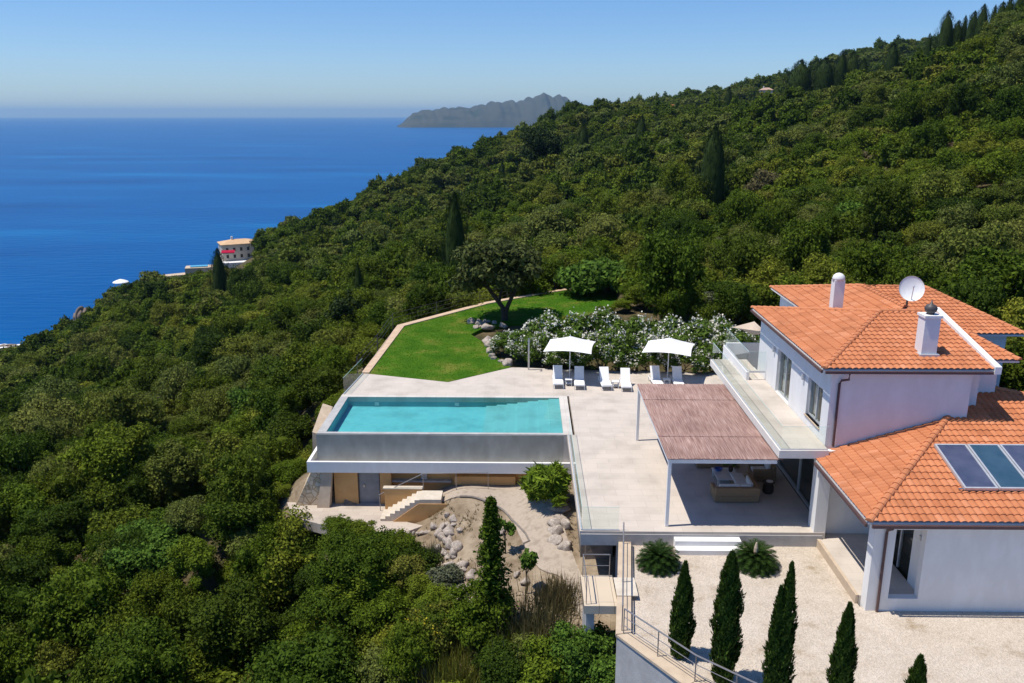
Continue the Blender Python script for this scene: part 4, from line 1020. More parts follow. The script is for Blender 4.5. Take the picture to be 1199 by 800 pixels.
# ground floor glazing under the balcony
wall_box([(12.42, 12.7, 41.2, 44.5, 0, 3.16), (12.42, 12.7, 32.15, 32.45, 0, 3.16), (12.42, 12.7, 32.45, 41.2, 2.75, 3.16)])
fr = MB()
for y_ in (32.45, 35.3, 38.2, 41.1): fr.box(12.48, 12.58, y_, y_ + .09, 0, 2.75)
fr.box(12.48, 12.58, 32.54, 41.1, 2.67, 2.75).box(12.44, 12.60, 32.45, 41.2, 0.0, 0.06)
w_ = fr.build('sliding_door', M['alu'], villa); MB().box(12.53, 12.54, 32.5, 41.1, .06, 2.67).build('pane', M['pane'], w_)
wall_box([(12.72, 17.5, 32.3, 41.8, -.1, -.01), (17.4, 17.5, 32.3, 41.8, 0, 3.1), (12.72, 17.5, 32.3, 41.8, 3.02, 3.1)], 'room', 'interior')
# chimneys
ch = wall_box([(15.05, 15.62, 31.95, 32.0, 0, .01)], 'x') if False else None
def roofA_z(y): return E_A + (y - 31.98) * (R_A - E_A) / 5.47
cx, cy_ = 16.5, 33.4
zb = roofA_z(cy_)
c_ = MB().box(cx - .31, cx + .31, cy_ - .31, cy_ + .31, zb - .3, zb + 1.55).build('chimney', M['white'], rA)
MB().box(cx - .36, cx + .36, cy_ - .36, cy_ + .36, zb + 1.553, zb + 1.66).build('chimney_cap', M['white'], c_)
MB().lathe((cx, cy_, zb + 1.66), [(.14, 0), (.14, .05), (.22, .12), (.25, .25), (.19, .37), (.06, .42), (.015, .58)], 14).build('cowl', M['darkmetal'], c_, smooth=True)
MB().box(cx - .40, cx + .40, cy_ - .42, cy_ + .36, zb - .12, zb + .06).build('flashing', M['alu'], c_)
cx, cy_ = 15.0, 39.6
c_ = MB().box(cx - .24, cx + .24, cy_ - .24, cy_ + .24, 6.9, 9.0).build('chimney', M['white'], rA3)
MB().lathe((cx, cy_, 9.0), [(.29, 0), (.29, .1), (.25, .22), (.15, .31), (.03, .35)], 14).build('chimney_cap', M['white'], c_, smooth=True)
# satellite dish
ds = thing('satellite_dish', (18.0, 38.4, 7.7), 'white round satellite dish on a short mast above the tiled roofs', 'satellite dish')
MB().tube([(17.82, 38.4, 7.5), (17.82, 38.4, 8.6)], .05, 8).build('mast', M['darkmetal'], ds)
dc = np.array((17.82, 38.15, 8.86)); nx = np.array((-0.22, -0.90, 0.38)); nx /= np.linalg.norm(nx); ax = np.cross(nx, (0, 0, 1)); ax /= np.linalg.norm(ax); bx_ = np.cross(ax, nx)
vs = []; fs = []; nr_, nk = 6, 28
for side in (0, 1):
    for i in range(nr_ + 1):
        rr4 = .55 * i / nr_
        for k in range(nk):
            an = 2 * PI * k / nk
            vs.append(dc + ax * rr4 * math.cos(an) + bx_ * rr4 * 1.08 * math.sin(an) + nx * (.14 * (i / nr_) ** 2 - .02 * side))
for side in (0, 1):
    o0 = side * (nr_ + 1) * nk
    for i in range(nr_):
        for k in range(nk):
            f = (o0 + i * nk + k, o0 + i * nk + (k + 1) % nk, o0 + (i + 1) * nk + (k + 1) % nk, o0 + (i + 1) * nk + k)
            fs.append(f if side else f[::-1])
for k in range(nk):
    a = nr_ * nk + k; b = nr_ * nk + (k + 1) % nk; q = (nr_ + 1) * nk
    fs.append((a, b, b + q, a + q))
MB().add(vs, fs).build('dish', M['dish'], ds, smooth=True)
MB().tube([dc - bx_ * .5 + nx * .1, dc + nx * .55], .018, 6).build('feed_arm', M['alu'], ds)
MB().tube([dc + nx * .5, dc + nx * .62], .045, 8).build('receiver', M['alu'], ds)
# solar collectors
nL = np.array((0, -mL, 1)); nL /= np.linalg.norm(nL); vL = np.array((0, 1, mL)); vL /= np.linalg.norm(vL)
for i in range(3):
    x0 = 15.80 + i * 1.24; lift = .16
    s_ = thing('solar_collector', (x0 + .6, 29, 3.8), ['left one of the three solar collectors on the orange roof', 'middle solar collector, greener, between two bluish ones', 'right solar collector, partly cut by the picture edge'][i], 'solar panel', 'solar collectors on the lower roof')
    c = np.array((x0 + .59, 29.1, E_L + mL * (29.1 - 26.3))) + nL * lift
    MB().obox(c, ((1, 0, 0), vL, nL), (.53, 1.24, .03)).build('absorber', M['collectorteal' if i == 1 else 'collector'], s_)
    fr = MB()
    for (a, b, ha, hb) in ((-.565, 0, .035, 1.30), (.565, 0, .035, 1.30), (0, 1.27, .53, .035), (0, -1.27, .53, .035)):
        fr.obox(c + np.array((1, 0, 0)) * a + vL * b, ((1, 0, 0), vL, nL), (ha, hb, .055))
    fr.build('frame', M['alu'], s_)
    fr = MB()
    for a in (-1.0, 1.0): fr.obox(c + vL * a - nL * .1, ((1, 0, 0), vL, nL), (.5, .03, .05))
    fr.build('mounting_rail', M['alu'], s_)
tag(MB().tube([(15.6, 27.85, 3.66), (19.8, 27.85, 3.66)], .03, 8).build('collector_pipe', M['steel']), 'thin metal pipe along the lower edge of the solar collectors', 'pipe')

# tan shade sail at the back
sv = []
for i in range(9):
    for j in range(9):
        u, v_ = i / 8, j / 8
        a = np.array((11.9, 46.6, 4.9)) * (1 - u) * (1 - v_) + np.array((13.4, 47.6, 5.0)) * u * (1 - v_) + np.array((12.45, 42.3, 5.75)) * (1 - u) * v_ + np.array((12.5, 42.2, 5.75)) * u * v_
        a[2] -= .35 * math.sin(PI * u) * math.sin(PI * v_); sv.append(a)
so_ = MB().add(sv, [(i * 9 + j, i * 9 + j + 1, (i + 1) * 9 + j + 1, (i + 1) * 9 + j) for i in range(8) for j in range(8)]).build('shade_sail', M['tan'])
so_.modifiers.new('solid', 'SOLIDIFY').thickness = .02
tag(so_, 'tan fabric shade sail stretched at the back of the balcony', 'shade sail')

# ------------------------------------------------------------------ pergola and its furniture
pg = thing('pergola', (8.2, 37, 0), 'white framed pergola roofed with brown reed matting in front of the villa', 'pergola')
for x_, y_ in ((5.98, 31.9), (5.98, 41.45)):
    MB().box(x_ - .07, x_ + .07, y_ - .07, y_ + .07, 0.002, 2.86).build('post', M['whitemetal'], pg, 0.008)
for spec in ((5.90, 10.33, 31.82, 31.98, 2.862, 3.03), (5.90, 10.33, 41.36, 41.52, 2.862, 3.03), (5.90, 6.06, 31.98, 41.36, 2.862, 3.03)):
    MB().box(*spec).build('beam', M['whitemetal'], pg, 0.006)
for i in range(1, 6):
    y_ = 31.98 + i * 1.565
    MB().box(6.06, 10.33, y_ - .04, y_ + .04, 2.90, 3.02).build('rafter', M['whitemetal'], pg)
for i in range(4):
    y0 = 31.80 + i * 2.44; rv = []; nxs = 190
    rg2 = np.random.default_rng(40 + i)
    mbm = MB()
    for k in range(nxs):
        x0 = 5.86 + (10.55 - 5.86) * k / nxs; w_ = (10.55 - 5.86) / nxs * .98
        zz = 3.05 + rg2.uniform(0, .02) + .02 * (i % 2); e0 = rg2.uniform(-.06, .03); e1 = rg2.uniform(-.03, .08)
        mbm.box(x0, x0 + w_, y0 + e0, y0 + 2.44 + e1 + (.1 if i < 3 else 0), zz, zz + .02)
    o = mbm.build('reed_mat', M['reed'], pg)

def cushion(root, x0, x1, y0, y1, z0, z1, mat='greyfabric', name='cushion', b=.05):
    return MB().box(x0, x1, y0, y1, z0, z1).build(name, M[mat], root, b)
sf = thing('corner_sofa', (9.5, 34.8, 0), 'brown wicker corner sofa with pale cushions, its back towards the steps', 'sofa')
MB().box(8.45, 10.42, 34.08, 34.98, 0.04, 0.34).box(9.62, 10.42, 34.98, 36.35, 0.04, 0.34).build('base', M['wicker'], sf, .03)
MB().box(8.45, 10.42, 34.02, 34.22, 0.34, 0.74).box(10.24, 10.44, 34.22, 35.9, 0.34, 0.72).build('backrest', M['wicker'], sf, .04)
MB().box(8.42, 8.60, 34.22, 34.98, 0.34, 0.60).build('armrest', M['wicker'], sf, .04)
cushion(sf, 8.62, 9.60, 34.24, 34.98, .345, .48); cushion(sf, 9.62, 10.22, 34.24, 35.3, .345, .48); cushion(sf, 9.62, 10.22, 35.32, 36.33, .345, .48)
cushion(sf, 8.66, 9.58, 34.24, 34.38, .485, .82, name='back_cushion'); cushion(sf, 9.64, 10.06, 34.24, 34.38, .485, .80, name='back_cushion'); cushion(sf, 10.09, 10.22, 34.42, 35.3, .485, .80, name='back_cushion')
s2 = thing('sofa', (9.45, 38.2, 0), 'brown wicker sofa at the back of the seating group, behind the coffee table', 'sofa')
MB().box(8.4, 10.5, 37.85, 38.75, 0.04, 0.36).build('base', M['wicker'], s2, .03)
MB().box(8.4, 10.5, 38.55, 38.75, 0.36, 0.78).build('backrest', M['wicker'], s2, .04)
for x_ in (8.4, 10.3): MB().box(x_, x_ + .2, 37.85, 38.55, 0.36, 0.62).build('armrest', M['wicker'], s2, .04)
for x_ in (8.62, 9.46): cushion(s2, x_, x_ + .82, 37.87, 38.5, .365, .48, 'darkwicker')
ac = thing('armchair', (11.25, 36.8, 0), 'brown wicker armchair with pale cushions beside the glass doors', 'armchair')
MB().box(10.72, 11.8, 36.3, 37.3, 0.04, 0.34).build('base', M['wicker'], ac, .04)
MB().box(11.6, 11.8, 36.3, 37.3, 0.34, 0.78).build('backrest', M['wicker'], ac, .05)
for y_ in (36.3, 37.12): MB().box(10.72, 11.6, y_, y_ + .18, 0.34, 0.60).build('armrest', M['wicker'], ac, .04)
cushion(ac, 10.78, 11.58, 36.5, 37.1, .345, .49); cushion(ac, 11.42, 11.58, 36.5, 37.1, .495, .84, name='back_cushion')
ct = thing('coffee_table', (9.45, 36.3, 0), 'low white square coffee table in the middle of the wicker sofas', 'table')
MB().box(8.92, 9.98, 35.65, 37.0, .38, .43).build('table_top', M['tabletop'], ct, .008)
for x_ in (8.96, 9.86):
    for y_ in (35.7, 36.88): MB().box(x_, x_ + .08, y_, y_ + .08, 0.002, .379).build('leg', M['tabletop'], ct)
bb = MB().lathe((9.15, 36.6, .432), [(.06, 0), (.10, .02), (.18, .09), (.20, .14), (.185, .14), (.09, .04)], 18).build('bowl', M['bluebowl'], None, smooth=True)
tag(bb, 'blue glazed bowl at the left of the white coffee table', 'bowl')
vz = thing('potted_plant', (9.72, 36.55, .43), 'leafy green plant in a dark vase on the white coffee table', 'plant')
MB().lathe((9.72, 36.55, .432), [(.07, 0), (.10, .06), (.11, .16), (.07, .24), (.08, .27)], 14).build('vase', M['darkwicker'], vz, smooth=True)
POT = vz
sd = thing('side_table', (11.15, 35.2, 0), 'dark round woven side table between the corner sofa and the armchair', 'side table')
MB().lathe((11.12, 35.2, 0.002), [(.20, 0), (.25, .1), (.24, .3), (.21, .45), (.25, .5)], 18).build('woven_drum', M['darkwicker'], sd)
MB().lathe((11.12, 35.2, 0.502), [(.27, 0), (.28, .015), (.27, .03)], 20).build('table_top', M['darkwicker'], sd)
tag(MB().lathe((11.16, 35.2, .532), [(.10, 0), (.15, .015), (.16, .035), (.14, .035), (.08, .015)], 18).build('ashtray', M['tabletop']), 'pale round dish on the dark woven side table', 'dish')

# ------------------------------------------------------------------ loungers, parasols, small tables, shower
def make_lounger():
    r_ = thing('sun_lounger', (0, 0, 0), '', 'sun lounger')
    fr = MB().box(-.33, -.29, -1.0, 1.0, .27, .32).box(.29, .33, -1.0, 1.0, .27, .32).box(-.29, .29, -1.0, -.95, .27, .32).box(-.29, .29, .95, 1.0, .27, .32)
    part(fr, 'frame', M['whitemetal'], r_)
    for x_ in (-.33, .29):
        for y_ in (-.93, .85): part(MB().box(x_, x_ + .04, y_, y_ + .06, 0.002, .27), 'leg', M['whitemetal'], r_)
    part(MB().box(-.30, .30, -.98, .08, .322, .375), 'seat', M['fabric'], r_, bevel=.015)
    an = R(50); vx = (1, 0, 0); vy = (0, math.cos(an), math.sin(an)); vz = (0, -math.sin(an), math.cos(an))
    c = np.array((0, .10, .36)) + np.array(vy) * .46
    part(MB().obox(c, (vx, vy, vz), (.30, .46, .025)), 'backrest', M['fabric'], r_, bevel=.015)
    part(MB().tube([(0, .62, .30), (0, .60, .80)], .015, 6), 'back_strut', M['whitemetal'], r_)
    return r_
proto = make_lounger()
LL = ['first sun lounger from the left, half in the shade of the left parasol', 'second sun lounger from the left, wholly in the shade of the left parasol',
      'third sun lounger from the left, left of the small white table in full sun', 'fourth sun lounger from the left, brightly sunlit, right of a small white table',
      'sun lounger left of the right parasol pole', 'sun lounger right of the right parasol pole, nearest the pergola roof']
LP_ = [(2.15, 50.95, 0), (3.50, 50.75, R(-2)), (5.12, 50.65, R(3)), (6.40, 50.42, R(-2)), (8.40, 50.95, R(3)), (9.75, 50.85, R(-2))]
for i, (x_, y_, a_) in enumerate(LP_):
    o = proto if i == 0 else copy_tree(proto)
    o.location = (x_, y_, 0.002); o.rotation_euler = (0, 0, a_); o['label'] = LL[i]; o['group'] = 'sun loungers along the oleander hedge'
def make_side():
    r_ = thing('side_table', (0, 0, 0), '', 'side table', 'small tables between the loungers')
    part(MB().box(-.22, .22, -.22, .22, .40, .43), 'table_top', M['whitemetal'], r_, bevel=.006)
    for x_ in (-.2, .16):
        for y_ in (-.2, .16): part(MB().box(x_, x_ + .04, y_, y_ + .04, .002, .40), 'leg', M['whitemetal'], r_)
    part(MB().box(-.18, .18, -.18, .18, .14, .16), 'shelf', M['whitemetal'], r_)
    return r_
ps = make_side()
for i, (x_, y_, lb) in enumerate([(2.82, 50.75, 'small white table under the left parasol between two loungers'), (5.76, 50.35, 'small white table in full sun between two loungers'), (9.05, 50.85, 'small white table in the shade under the right parasol')]):
    o = ps if i == 0 else copy_tree(ps)
    o.location = (x_, y_, 0.002); o['label'] = lb
def make_parasol():
    r_ = thing('parasol', (0, 0, 0), '', 'parasol', 'white parasols over the loungers')
    part(MB().box(-.35, .35, -.35, .35, .002, .07), 'base', M['greyrender'], r_, bevel=.02)
    part(MB().tube([(0, 0, .07), (0, 0, 2.86)], .032, 10), 'pole', M['whitemetal'], r_)
    Sx, Sy, zt, ze = 1.52, 1.52, 2.92, 2.22
    vs = []; fs = []; n_ = 12
    for i in range(n_ + 1):
        for j in range(n_ + 1):
            u, v_ = i / n_ * 2 - 1, j / n_ * 2 - 1
            mxx = max(abs(u), abs(v_)); dia = min(abs(u), abs(v_))
            z_ = zt + (ze - zt) * mxx - .05 * mxx * (1 - mxx) * 2 + .10 * mxx * (1 - (dia / max(mxx, 1e-6)) ** 2) * mxx
            k_ = 1 - .05 * mxx * (1 - (dia / max(mxx, 1e-6)) ** 2)
            vs.append((u * Sx * k_, v_ * Sy * k_, z_))
    fs = [(i * (n_ + 1) + j, (i + 1) * (n_ + 1) + j, (i + 1) * (n_ + 1) + j + 1, i * (n_ + 1) + j + 1) for i in range(n_) for j in range(n_)]
    cp = part(MB().add(vs, fs), 'canopy', M['fabric'], r_)
    cp.modifiers.new('solid', 'SOLIDIFY').thickness = .012
    for k in range(8):
        an = k * PI / 4; L_ = Sx * (1.40 if k % 2 else .95)
        e_ = (math.cos(an) * L_, math.sin(an) * L_, ze + (.0 if k % 2 else .07))
        part(MB().tube([(0, 0, zt - .06), e_], .012, 5), 'rib', M['whitemetal'], r_)
    part(MB().tube([(0, 0, 2.90), (0, 0, 3.0)], .03, 8), 'finial', M['whitemetal'], r_)
    return r_
pp = make_parasol()
for i, (x_, y_, a_, lb) in enumerate([(2.95, 52.0, R(-10), 'white square parasol on the left, over the two leftmost loungers'), (9.25, 51.7, R(-16), 'white square parasol on the right, close to the pergola roof')]):
    o = pp if i == 0 else copy_tree(pp)
    o.location = (x_, y_, 0.0); o.rotation_euler = (0, 0, a_); o['label'] = lb
sh = thing('outdoor_shower', (0.3, 54.1, 0), 'slim steel outdoor shower post at the hedge by the lawn corner', 'shower')
MB().box(.24, .36, 54.04, 54.16, 0.002, 2.2).build('post', M['steel'], sh, .01)
MB().tube([(.3, 54.06, 2.12), (.3, 53.75, 2.14)], .02, 6).build('arm', M['steel'], sh)
MB().lathe((.3, 53.72, 2.09), [(.1, 0), (.1, .02), (.02, .05)], 12).build('shower_head', M['steel'], sh)
MB().tube([(.3, 54.03, 1.0), (.3, 53.98, 1.0)], .03, 8).build('tap', M['steel'], sh)

# ------------------------------------------------------------------ plants: builders
def unit(v): return v / (np.linalg.norm(v, axis=-1, keepdims=True) + 1e-9)
def leaf_quads(c, nrm, size, rg, aspect=1.7):
    n = len(c)
    r_ = unit(rg.normal(size=(n, 3))); a = unit(np.cross(nrm, r_)); b = np.cross(nrm, a)
    s = (size * rg.uniform(.65, 1.35, n))[:, None]
    return np.stack([c - a * s * .5 * aspect, c - b * s * .5, c + a * s * .5 * aspect, c + b * s * .5], 1)
def ico_verts(sub=1):
    bm = bmesh.new(); bmesh.ops.create_icosphere(bm, subdivisions=sub, radius=1)
    v = np.array([q.co[:] for q in bm.verts]); f = np.array([[q.index for q in fc.verts] for fc in bm.faces]); bm.free()
    return v, f
ICV, ICF = ico_verts(2)
def crown_mesh(name, mat, rad, height, base, nblob, nleaf, leaf, seed, spread=1.0, flowers=0, fmat=None, core=.5, upr=0.25, aspect=1.7, droop=0.0):
    """Crown of leaf clumps: uneven lobes round solid cores added to darken the inside; base = height of the lowest foliage."""
    rg = np.random.default_rng(seed)
    cz = base + (height - base) * .5; hz_ = (height - base) * .5
    d = unit(rg.normal(size=(nblob, 3))); d[:, 2] = np.where(d[:, 2] < -.55, -d[:, 2], d[:, 2])
    k = rg.uniform(.25, .92, nblob) ** .75
    k *= 1 + .18 * np.sin(3 * np.arctan2(d[:, 1], d[:, 0]) + seed) * np.hypot(d[:, 0], d[:, 1])
    br = (.13 + .27 * rg.random(nblob) ** 1.5) * (1.15 - .4 * k) * rad * 1.25
    bc = d * k[:, None] * np.array((rad, rad, hz_)) * spread + np.array((0, 0, cz))
    bc[:, 2] = np.maximum(bc[:, 2], base + br * .35)
    w = br ** 2; w /= w.sum()
    pick = rg.choice(nblob, nleaf, p=w)
    dd = unit(rg.normal(size=(nleaf, 3)) + np.array((0, 0, upr)))
    rr5 = rg.uniform(.55, 1.28, nleaf)
    stretch = np.array((1, 1, min(1.15, max(.6, hz_ / rad))))
    c = bc[pick] + dd * (br[pick] * rr5)[:, None] * stretch
    keep = c[:, 2] > base * .5; c = c[keep]; dd = dd[keep]
    nm = unit(dd * .75 + rg.normal(size=c.shape) * .55 + np.array((0, 0, .25)))
    Q = leaf_quads(c, nm, leaf, rg, aspect)
    V = Q.reshape(-1, 3); nq = len(Q)
    F4 = np.arange(nq * 4).reshape(-1, 4); mi = np.zeros(nq, int)
    if flowers:
        up_sel = rg.choice(np.where(dd[:, 2] > -.3)[0], flowers)
        fc = c[up_sel] + dd[up_sel] * leaf * .5
        fc = fc[:max(1, flowers // 6)]; fc = np.repeat(fc, 18, 0) + rg.normal(0, leaf * 1.15, (len(fc) * 18, 3))
        fq = leaf_quads(fc, unit(rg.normal(size=fc.shape) + np.array((-.2, -.4, .6))), leaf * 1.05, rg, 1.0)
        F4 = np.concatenate([F4, np.arange(len(fq) * 4).reshape(-1, 4) + len(V)]); V = np.concatenate([V, fq.reshape(-1, 3)]); mi = np.concatenate([mi, np.ones(len(fq), int)])
    # inner cores: leaf-coloured blobs added to block light inside the crown (triangles written as degenerate-free quads are avoided: separate fan of quads per icosphere face pair)
    cv = []; cf = []; o0 = len(V)
    for i in range(nblob):
        s = ICV * (1 + .16 * rg.normal(size=(len(ICV), 1))) * br[i] * core * stretch + bc[i]
        cv.append(s); cf.append(ICF + o0 + i * len(ICV))
    V = np.concatenate([V] + cv)
    me = bpy.data.meshes.new(name)
    tri = np.concatenate(cf)
    me.vertices.add(len(V)); me.vertices.foreach_set('co', V.astype(np.float32).ravel())
    loops = np.concatenate([F4.ravel(), tri.ravel()]).astype(np.int32)
    me.loops.add(len(loops)); me.loops.foreach_set('vertex_index', loops)
    me.polygons.add(len(F4) + len(tri))
    ls = np.concatenate([np.arange(len(F4)) * 4, len(F4) * 4 + np.arange(len(tri)) * 3]).astype(np.int32)
    me.polygons.foreach_set('loop_start', ls)
    me.polygons.foreach_set('loop_total', np.concatenate([np.full(len(F4), 4), np.full(len(tri), 3)]).astype(np.int32))
    me.materials.append(M[mat])
    if flowers: me.materials.append(M[fmat])
    me.polygons.foreach_set('material_index', np.concatenate([mi, np.zeros(len(tri), int)]).astype(np.int32))
    me.update(calc_edges=True)
    return me
def trunk_mesh(name, h, r, seed, limbs=4, reach=1.0, lean=.15):
    rg = np.random.default_rng(seed); mb = MB()
    p = np.array((0, 0, -.6)); pts = [p.copy()]; rad = [r * 1.25]
    d = np.array((rg.normal(0, lean), rg.normal(0, lean), 1.0))
    for i in range(4):
        p = p + unit(d) * (h + .6) / 4; d += rg.normal(0, lean, 3) * np.array((1, 1, .2)); pts.append(p.copy()); rad.append(r * (1 - .13 * i))
    mb.tube(pts, rad, 7)
    for k in range(limbs):
        an = 6.28 * k / limbs + rg.uniform(-.5, .5); q = pts[-1 - (k % 2)].copy(); lp = [q]; lr = [r * .55]
        dd = np.array((math.cos(an), math.sin(an), .7))
        for i in range(3):
            q = q + unit(dd) * reach * .4; dd += rg.normal(0, .25, 3) + np.array((0, 0, .2)); lp.append(q.copy()); lr.append(r * (.45 - .12 * i))
        mb.tube(lp, lr, 5)
    me = bpy.data.meshes.new(name); me.from_pydata(mb.v, [], mb.f); me.materials.append(M['bark']); me.update()
    return me
def cypress_mesh(name, mat, h, r, nleaf, leaf, seed, fat=.35, tips=1, ragged=.12):
    """Flame-shaped column of upright sprays; tips > 1 gives forked tops."""
    rg = np.random.default_rng(seed)
    cs = []; ns = []
    stems = [(.22 * r, 0, h, .8), (-.5 * r, 0, h * .84, .72)] if tips == 2 else [(0, 0, h, 1.0)] + [(rg.uniform(-.5, .5) * r, rg.uniform(-.3, .3) * r, h * rg.uniform(.70, .86), rg.uniform(.55, .75)) for _ in range(tips - 1)]
    V = []; Fc = []
    for (sx_, sy_, hh, sc) in stems:
        n = int(nleaf * sc / sum(q[3] for q in stems))
        u = rg.uniform(0.01, 1, n) ** .85
        prof = np.minimum(1, .62 + u * 1.3) * np.clip(1 - u ** (1 / fat), 0, 1) ** .9
        an = rg.uniform(0, 2 * PI, n)
        lob = 1 + ragged * np.sin(an * 3 + u * 17 + seed) + ragged * .8 * np.sin(an * 5 - u * 31 + 2 * seed) + rg.normal(0, ragged * .5, n)
        rad = r * sc * prof * lob * rg.uniform(.82, 1.05, n) + .01
        c = np.stack([sx_ + rad * np.cos(an), sy_ + rad * np.sin(an), u * hh], -1)
        out = np.stack([np.cos(an), np.sin(an), np.zeros(n)], -1)
        up_ = unit(out * .35 + np.array((0, 0, 1.0)) + rg.normal(0, .22, (n, 3)))
        side = unit(np.cross(up_, out) + rg.normal(0, .35, (n, 3)))
        s = leaf * rg.uniform(.6, 1.4, n)[:, None] * (.6 + .4 * (1 - u[:, None]))
        V.append(np.stack([c - side * s * .35, c - up_ * s * .3, c + side * s * .35, c + up_ * s * 1.15], 1).reshape(-1, 3))
    V = np.concatenate(V); F4 = np.arange(len(V)).reshape(-1, 4)
    # added solid core in the foliage colour, blocks light inside the column
    mbv = []; mbf = []
    for (sx_, sy_, hh, sc) in stems:
        K = 10; o0 = len(V) + sum(len(q) for q in mbv); rows = 9; vv = []
        for i in range(rows):
            u = i / (rows - 1); pr = min(1, .62 + u * 1.3) * max(0, 1 - u ** (1 / fat)) ** .9
            for k in range(K):
                vv.append((sx_ + r * sc * pr * .74 * math.cos(2 * PI * k / K), sy_ + r * sc * pr * .74 * math.sin(2 * PI * k / K), u * hh * .97))
        mbv.append(np.array(vv))
        mbf += [(o0 + i * K + k, o0 + i * K + (k + 1) % K, o0 + (i + 1) * K + (k + 1) % K, o0 + (i + 1) * K + k) for i in range(rows - 1) for k in range(K)]
    V = np.concatenate([V] + mbv); F4 = np.concatenate([F4, np.array(mbf)])
    return mesh_np(name, V, F4, [M[mat]])

# prototypes: unit-size crowns (radius about 1, height about 2) in three levels of detail
def protos(kind, mat, n, base, spread, seed0, **kw):
    near = [crown_mesh(kind + '_crown', mat, 1.0, 1.95, base, (28, 44, 70, 90)[i], 11500, (.054, .050, .046, .043)[i], seed0 + i, spread * (.92, 1.0, 1.05, 1.1)[i], **kw) for i in range(n)]
    far = [crown_mesh(kind + '_far_crown', mat, 1.0, 1.85, base, 26, 1500, .125, seed0 + 50 + i, spread, **kw) for i in range(n)]
    return near, far
OLN, OLF = protos('olive', 'olive', 4, .40, 1.0, 100, aspect=1.9)
EVN, EVF = protos('evergreen', 'ever', 4, .22, 1.0, 200)
SHN, SHF = protos('shrub', 'shrub', 4, .05, .95, 300, upr=.5)
DRN = [crown_mesh('dry_crown', 'dry', 1.0, 1.3, .02, 16, 2600, .07, 400 + i, 1.0, core=.45, aspect=3.0, upr=.7) for i in range(2)]
GRN = [crown_mesh('grey_crown', 'grey', 1.0, 1.4, .02, 16, 2600, .06, 420 + i, 1.0, core=.45, aspect=2.4, upr=.6) for i in range(2)]
OTR = [trunk_mesh('olive_trunk', .9, .11, 500 + i, 5, .55, .22) for i in range(3)]
ETR = [trunk_mesh('evergreen_trunk', .7, .08, 520 + i, 4, .5, .12) for i in range(2)]
STR = [trunk_mesh('shrub_stem', .35, .045, 540 + i, 5, .45, .2) for i in range(2)]

# ------------------------------------------------------------------ scatter over the hillside
AZ0, AZ1 = R(-52), R(52)
cand = []
r_ = 23.0
while r_ < 760:
    s = np.interp(r_, [23, 60, 120, 300, 700], [2.3, 2.9, 3.5, 4.2, 5.6])
    n = int((AZ1 - AZ0) * r_ / s) + 1
    a = AZ0 + (np.arange(n) + RNG.uniform(-.45, .45, n)) * (AZ1 - AZ0) / n
    rr6 = r_ + RNG.uniform(-.45, .45, n) * s
    cand.append(np.stack([rr6 * np.sin(a), rr6 * np.cos(a), np.full(n, s)], -1))
    r_ += s * .86
cand = np.concatenate(cand)
# extra sparse wood on the farther hill
n = 9000; a = R(2) + RNG.uniform(0, 1, n) * R(36); rr6 = RNG.uniform(700, 1050, n)
cand = np.concatenate([cand, np.stack([rr6 * np.sin(a), rr6 * np.cos(a), np.full(n, 6.2)], -1)])
X, Y, S_ = cand.T
Z = ground(X, Y)
ok = Z > -88
ok &= ~in_poly(X, Y, BUILT) & ~in_poly(X, Y, LAWN) & ~in_poly(X, Y, GARDEN)
db = np.minimum(dist_poly(X, Y, BUILT), dist_poly(X, Y, LAWN)); ok &= db > np.where(X < 0, 2.2, 1.6) 
ok &= dist_poly(X, Y, GARDEN) > 1.2
for px_, py_, d_, rr7 in ((1165, 192, 117, 3.4), (1170, 222, 111, 1.8), (1000, 330, 79, .1)):
    q = at_depth(px_, py_, d_); ok &= np.hypot(X - q[0], Y - q[1]) > rr7
ok &= ~in_poly(X, Y, [(-3.4, 58), (9.5, 58), (10, 63), (9.5, 70), (9, 84), (4, 84)])
FV = at_depth(278, 300, 368)      # the far villa's terrace
for px_, py_, d_, rr7 in ((278, 300, 368, 16), (240, 312, 366, 10), (205, 320, 362, 9), (143, 333, 352, 4), (180, 335, 352, 5)):
    q = at_depth(px_, py_, d_); ok &= np.hypot(X - q[0], Y - q[1]) > rr7
cand = np.stack([X, Y, Z, S_], -1)[ok]
X, Y, Z, S_ = cand.T
SZ = S_ * RNG.uniform(.62, 1.05, len(X)) * .68      # crown radius
SZ *= np.where(RNG.random(len(X)) < .16, 1.45, 1.0)
nf = (np.sin(X * .055 + 1.3) * np.sin(Y * .047 + .4) + .6 * np.sin(X * .13 + 2) * np.sin(Y * .11) + RNG.normal(0, .45, len(X)))
kind = np.where(nf > .35, 0, np.where(nf > -.45, 1, 2))     # olive, evergreen, shrub
near_low = (np.hypot(X, Y) < 52) & (X < 4)
u = RNG.random(len(X))
kind = np.where(near_low, np.where(u < .5, 1, np.where(u < .8, 2, 0)), kind)
kind = np.where(RNG.random(len(X)) < .05, 3, kind); kind = np.where(RNG.random(len(X)) < .018, 4, kind)
HT = SZ * np.where(kind == 0, 1.0, np.where(kind == 1, 1.08, np.where(kind == 2, .82, .7))) * RNG.uniform(.72, 1.38, len(X))
# lower growth on the near slope right below the garden so the wall and landing stay in view
low = (Y < 33) & (X > -7) & (X < 4); HT = np.where(low, HT * .62, HT); SZ = np.where(low, SZ * .8, SZ)
low2 = (X > -14.5) & (X < -9.5) & (Y > 47) & (Y < 70); HT = np.where(low2, HT * .75, HT)
